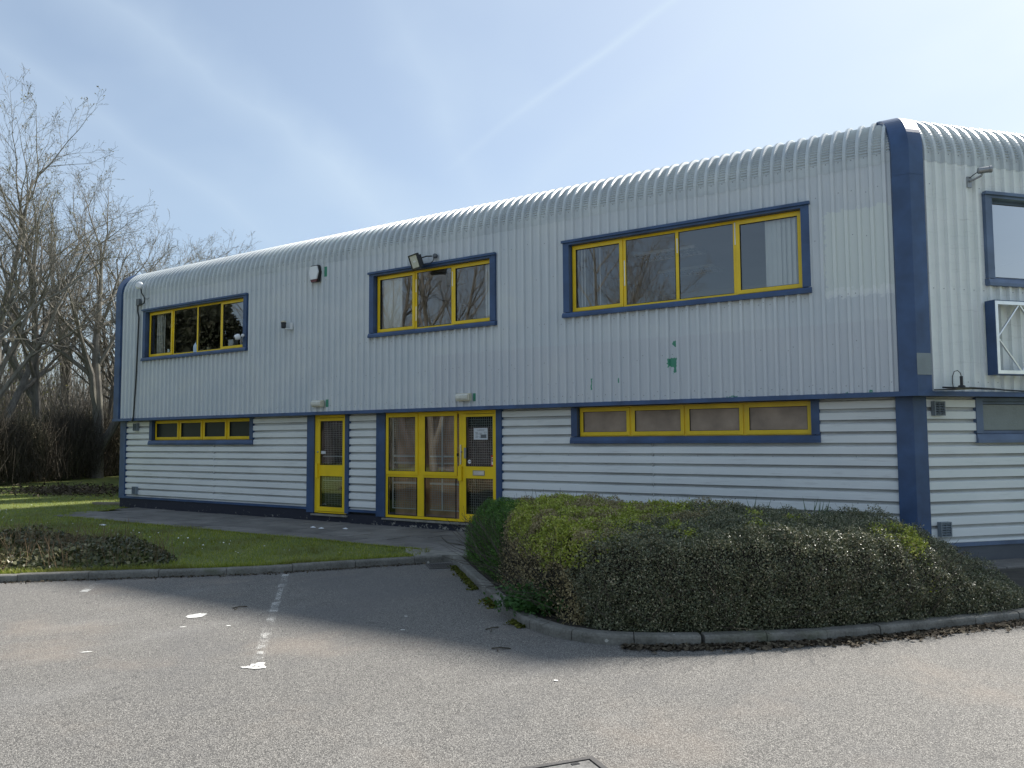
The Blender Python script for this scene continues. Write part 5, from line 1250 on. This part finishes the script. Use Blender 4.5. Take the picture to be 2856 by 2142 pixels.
q = along_kerb(KL, plen(KL)-12, plen(KL)-.3, 1500, .06, .0)
tag(npmesh('gutter_debris', leaves(q, .032, .6, np.array([0, 0, 1.]), .45, 'oval', .2), None, 'litter'), 'thin line of dead leaves along the foot of the left kerb', 'debris', kind='stuff')
q = along_kerb(KR, .35, plen(KR[:4]), 2600, .05, .0); kp = np.sin(q[:, 0]*6)+np.sin(q[:, 0]*2.3+1) > -.5; q = q[kp]
tag(npmesh('moss', leaves(q, .03, .9, np.array([0, 0, 1.]), .5, 'oval', .1), None, 'moss'), 'yellow green moss along the foot of the bed kerb', 'moss', kind='stuff')
tw = MB()
for px, py, a in ((-2.72, -6.62, .3), (-3.2, -6.05, 1.0), (-6.25, -6.75, .9)): tw.tube([(px, py, ROAD+.008), (px+.08*math.cos(a), py+.08*math.sin(a), ROAD+.02), (px+.18*math.cos(a+.3), py+.16*math.sin(a+.3), ROAD+.008)], .007, 5); tw.tube([(px+.06, py+.02, ROAD+.015), (px+.1, py-.05, ROAD+.008)], .005, 5)
tag(tw.build('fallen_twigs', 'hedgewood'), 'few small dark twigs lying on the tarmac near the hedge', 'twigs', kind='stuff')

# ------------------------------------------------------------------ trees
def make_tree(seed, H, r0, lean=(0, 0), fork=0, first=.22, spread=.75, dens=1.0, up=.35):
    rnd = random.Random(seed); tr = MB(); cr = MB(); tipsP = []
    def rv(s_): return Vector((rnd.gauss(0, s_), rnd.gauss(0, s_), rnd.gauss(0, s_)))
    def grow(p, d, L_, r, lev):
        nseg = (9, 7, 5, 4, 3)[lev]; pts = [p.copy()]; rs = [r]; q = p.copy(); dd = d.copy()
        for i in range(nseg):
            t = (i+1)/nseg
            dd = (dd+rv((.05, .13, .16, .2, .2)[lev])+Vector((0, 0, up*(.0, .10, .14, .08, .04)[lev]))).normalized()
            q = q+dd*(L_/nseg); pts.append(q.copy()); rs.append(max(r*(1-.86*t**.9), .0045))
        (tr if lev == 0 else cr).tube(pts, rs, (9, 6, 4, 3, 3)[lev], cap=False)
        if lev == 4 or L_ < .25: tipsP.append(tuple(q)); return
        n = int(((17, 9, 7, 5)[lev])*dens*rnd.uniform(.85, 1.15)); t0 = (first, .22, .15, .15)[lev]
        for i in range(n):
            t = t0+(1-t0)*(i+rnd.random()*.8)/n; k_ = t*nseg; i0 = min(int(k_), nseg-1); pp = pts[i0].lerp(pts[i0+1], k_-i0); base = (pts[i0+1]-pts[i0]).normalized()
            side = base.cross(rv(1)).normalized(); ang = rnd.uniform(.45, .95)*(spread if lev == 0 else .85)
            nd = (base*math.cos(ang)+side*math.sin(ang)).normalized()
            ll = L_*((.62, .58, .55, .5)[lev])*(1.08-.62*t)*rnd.uniform(.7, 1.2)
            rr = min(rs[i0]*(.62, .58, .6, .62)[lev]*rnd.uniform(.8, 1.05), rs[i0]*.8); grow(pp, nd, ll, max(rr, .0055), lev+1)
    d0 = Vector((lean[0], lean[1], 1)).normalized()
    grow(Vector((0, 0, -.25)), d0, H, r0, 0)
    for k_ in range(fork):
        d1 = (d0+Vector((rnd.uniform(-.5, .5), rnd.uniform(-.5, .5), 0))).normalized(); grow(Vector((0, 0, H*.10+.5*k_)), d1, H*.85, r0*.7, 0)
    return tr, cr, tipsP
def plant_tree(key, label, loc, built, mats=('bark', 'twig'), buds=0, scale=1.0, group='bare trees behind the far hedge'):
    tr, cr, tp = built
    t = thing('bare_tree', label, 'tree', loc, group); t.scale = (scale,)*3
    for nm, mb, mt in (('trunk', tr, mats[0]), ('crown', cr, mats[1])):
        me = bpy.data.meshes.new(nm); me.from_pydata(mb.v, [], mb.f); me.materials.append(MT[mt]); o = bpy.data.objects.new(nm, me); COL.objects.link(o); o.parent = t
    if buds:
        q = np.array(tp); q = q[RNG.choice(len(q), min(buds, len(q)), replace=False)]; o = npmesh('buds', leaves(q, .09, .6), None, 'bud'); o.parent = t; tag(o, kind='stuff')
    return t
def copy_tree(src, label, loc, rotz, group, scale=1.0):
    c = src.copy(); COL.objects.link(c); c.location = loc; c.rotation_euler = (0, 0, rotz); c['label'] = label; c['group'] = group; c.scale = (scale,)*3
    for ch in src.children:
        k_ = ch.copy(); COL.objects.link(k_); k_.parent = c
    return c
def ray_at(px, py, dist):
    v = FW+RT*((px-1428)/2275.1)-UP*((py-1071)/2275.1); h = math.hypot(v.x, v.y); return CAM+v*(dist/h)
def base_at(px, dist): p = ray_at(px, 1200, dist); return (p.x, p.y, PATH)
TA = make_tree(11, 15.6, .30, (.03, .02), 1, .22, .85, .86)
TB = make_tree(23, 15.0, .28, (-.02, .0), 0, .24, .78, .89)
TC = make_tree(37, 12.8, .36, (.03, .02), 1, .24, .8, .84)
TE = make_tree(51, 11.6, .20, (.0, .0), 1, .22, .88, .84)
tA = plant_tree('A', 'tall bare tree with leaning forked trunk and swelling buds at the left edge', base_at(-15, 46), TA, buds=1800)
tB = plant_tree('B', 'tall slender bare tree with straight dark trunk second from the left edge', base_at(110, 48), TB, buds=700)
tC = plant_tree('C', 'bare tree with thick pale trunk rising just left of the building', base_at(272, 47), TC)
tE = plant_tree('E', 'lower bare tree whose fine crown shows above the left end of the roof', base_at(362, 51), TE)
tD = copy_tree(tE, 'thin bare tree between the thick trunk and the roof end, further back', base_at(312, 50), 2.1, 'bare trees behind the far hedge', 1.08)
copy_tree(tC, 'bare tree filling the gap behind the two left trunks, further back', base_at(190, 56), 1.2, 'bare trees behind the far hedge', 1.12)
copy_tree(tB, 'tall bare tree mostly beyond the left edge, branches reaching in at mid height', base_at(-140, 44), 4.0, 'bare trees behind the far hedge', .98)
copy_tree(tE, 'small bare tree low between the far left trunks', base_at(50, 56), 3.3, 'bare trees behind the far hedge', 1.1)
# trees and a dark unit across the road, seen mirrored in the windows
G2 = 'bare trees across the road'
for i, (src, x, y, s_, rz, lb_) in enumerate(((tE, -20.5, -28, .9, .4, 'bare tree across the road, mirrored in the corner window'), (tE, -17.2, -30, .60, 2.0, 'small bare tree across the road, beside the one mirrored in the corner window'), (tE, -29, -24, .95, 1.2, 'bare tree across the road mirrored in the three pane window'), (tC, -35, -27, .85, 3.0, 'bare tree across the road at the end of the dark unit'), (tE, -33, -22, .75, 5.0, 'small bare tree across the road before the dark unit'), (tB, -46, -24, .7, .3, 'tall bare tree across the road beyond the dark unit'))):
    copy_tree(src, lb_, (x, y, ROAD), rz, G2, s_*1.32)
wu = thing('industrial_unit', 'low dark clad industrial unit across the road', 'building', (-42, -42, ROAD))
MB().box(-62, -22, -50, -34, ROAD-.1, 7.8).build('wall', 'ware', wu)
b = MB(); b.poly([(-62.4, -50.4), (-21.6, -50.4), (-21.6, -33.6), (-62.4, -33.6)], 7.801, 8.1); b.build('roof', 'ware', wu)
for i in range(6): MB().box(-58+i*6, -55+i*6, -33.99, -33.9, 2.6, 4).build('window', 'darkpane', wu)

# far hedge, scrub and wood behind the lawn
HG0, HG1 = base_at(-260, 38), base_at(420, 53)
def hedge_line(n, x0, x1, depth):
    t = RNG.uniform(0, 1, n); a = np.array(HG0[:2]); b2 = np.array(HG1[:2]); q = a+(b2-a)*t[:, None]; dv = (b2-a)/np.linalg.norm(b2-a); nv = np.array([-dv[1], dv[0]]); return q+nv*RNG.normal(scale=depth, size=(n, 1)), t
fh = thing('far_hedge', 'dark overgrown thorn hedge along the far side of the lawn', 'hedge', (HG0[0], HG0[1], PATH))
q, t_ = hedge_line(22000, 0, 1, .5); hgt = 2.9+.25*np.sin(t_*40)+.2*np.sin(t_*97)+.25*np.sin(t_*13)
z0 = RNG.uniform(0, .75, len(q))*hgt; d = np.stack([RNG.normal(scale=.33, size=len(q)), RNG.normal(scale=.33, size=len(q)), np.ones(len(q))], 1); d /= np.linalg.norm(d, axis=1, keepdims=True)
tag(npmesh('twigs', twigs3(np.stack([q[:, 0], q[:, 1], PATH+z0], 1), d, hgt*RNG.uniform(.2, .5, len(q)), RNG.uniform(.006, .014, len(q))), None, 'hedgewood', fh), kind='stuff')
q, t_ = hedge_line(26000, 0, 1, .5); z = RNG.uniform(0, 2.75, len(q))
tag(npmesh('foliage', leaves(np.stack([q[:, 0], q[:, 1], PATH+z], 1), .085, .5), None, 'litter', fh), kind='stuff')
# scrub (stuff): thin stems and olive leaves filling the wood floor behind the hedge
n = 16000; px = RNG.uniform(-330, 520, n); ds = RNG.uniform(49, 72, n); bs = np.array([base_at(a, b3) for a, b3 in zip(px, ds)])
hmaxs = RNG.gamma(3.0, .95, n)+.8; d = np.stack([RNG.normal(scale=.30, size=n), RNG.normal(scale=.30, size=n), np.ones(n)], 1); d /= np.linalg.norm(d, axis=1, keepdims=True)
bs[:, 2] += RNG.uniform(0, 1, n)*1.5
tag(npmesh('scrub_stems', twigs3(bs, d, hmaxs, RNG.uniform(.008, .02, n)), None, 'twig'), 'tangle of thin saplings filling the wood behind the far hedge', 'undergrowth', kind='stuff')
n = 46000; px = RNG.uniform(-330, 520, n); ds = RNG.uniform(50, 74, n); bs = np.array([base_at(a, b3) for a, b3 in zip(px, ds)]); bs[:, 2] += np.clip(RNG.gamma(2.2, 1.15, n), 0, 8.5)*(.75+.35*np.sin(px*.02))
tag(npmesh('scrub_leaves', leaves(bs, .15, .5), None, 'olive'), 'olive green undergrowth leaves in the wood behind the far hedge', 'undergrowth', kind='stuff')
# rough mound of dead growth on the lawn before the hedge
n = 2600; c = np.array(base_at(205, 34)); q = np.stack([c[0]+RNG.normal(0, 1.6, n), c[1]+RNG.normal(0, .9, n), np.full(n, PATH)], 1); q[:, 2] += np.abs(RNG.normal(0, .10, n)); 
tag(npmesh('dead_brush', leaves(q, .14, .35, np.array([0, 0, 1.]), .8), None, 'litter'), 'low heap of dead brush on the lawn before the far hedge', 'debris', kind='stuff')

# unseen evergreens added behind the building to shade the far lawn
def evergreen(loc, label, src=None, rz=0, sc=1.0):
    if src is None:
        t = thing('unseen_evergreen', label, 'tree', loc, 'unseen evergreens added to shade the far lawn')
        tb = MB(); tb.tube([(0, 0, -.2), (.05, .02, 4), (0, .05, 9)], [.2, .14, .03], 7); me = tb.mesh('trunk', 'bark'); o = bpy.data.objects.new('trunk', me); COL.objects.link(o); o.parent = t
        n = 15000; z = RNG.uniform(.6, 9.8, n); rr = 2.3*np.clip((10.2-z)/8.5, .05, 1)**.7*(1+.15*np.sin(z*3))*RNG.uniform(.25, 1, n)**.5; a = RNG.uniform(0, 6.283, n)
        o = npmesh('crown', leaves(np.stack([rr*np.cos(a), rr*np.sin(a), z], 1), .24, .5), None, 'fir'); o.parent = t
        return t
    return copy_tree(src, label, loc, rz, 'unseen evergreens added to shade the far lawn', sc)
e0 = evergreen((-23.9, 4.7, PATH), 'unseen evergreen added for shade close against the left end wall of the building', sc=1)
e0.scale = (.76,)*3
for x, y, sc, lb_ in ((-26.4, 6.3, .81, 'unseen evergreen added for shade behind the building, second from its left end wall'), (-28.8, 7.9, .87, 'unseen evergreen added for shade behind the building, third from its left end wall'), (-31.2, 9.5, .92, 'unseen evergreen added for shade behind the building, fourth from its left end wall'), (-34.0, 11.4, .96, 'unseen evergreen added for shade behind the building, second from the far hedge'), (-37.0, 13.5, .97, 'unseen evergreen added for shade behind the building, closest to the far hedge')):
    evergreen((x, y, PATH), lb_, e0, -x*1.3, sc)
for x, y, sc, lb_ in ((-43.5, -19.5, 1.35, 'tall dark evergreen across the road, nearest the end of the unit'), (-48, -21, 1.5, 'tall dark evergreen across the road, second from the unit'), (-53, -23, 1.65, 'tall dark evergreen across the road, third from the unit'), (-59, -25, 1.6, 'tall dark evergreen across the road, fourth from the unit'), (-65, -27, 1.7, 'tall dark evergreen across the road, furthest from the unit')):
    copy_tree(e0, lb_, (x, y, ROAD), x, 'evergreens across the road', sc)
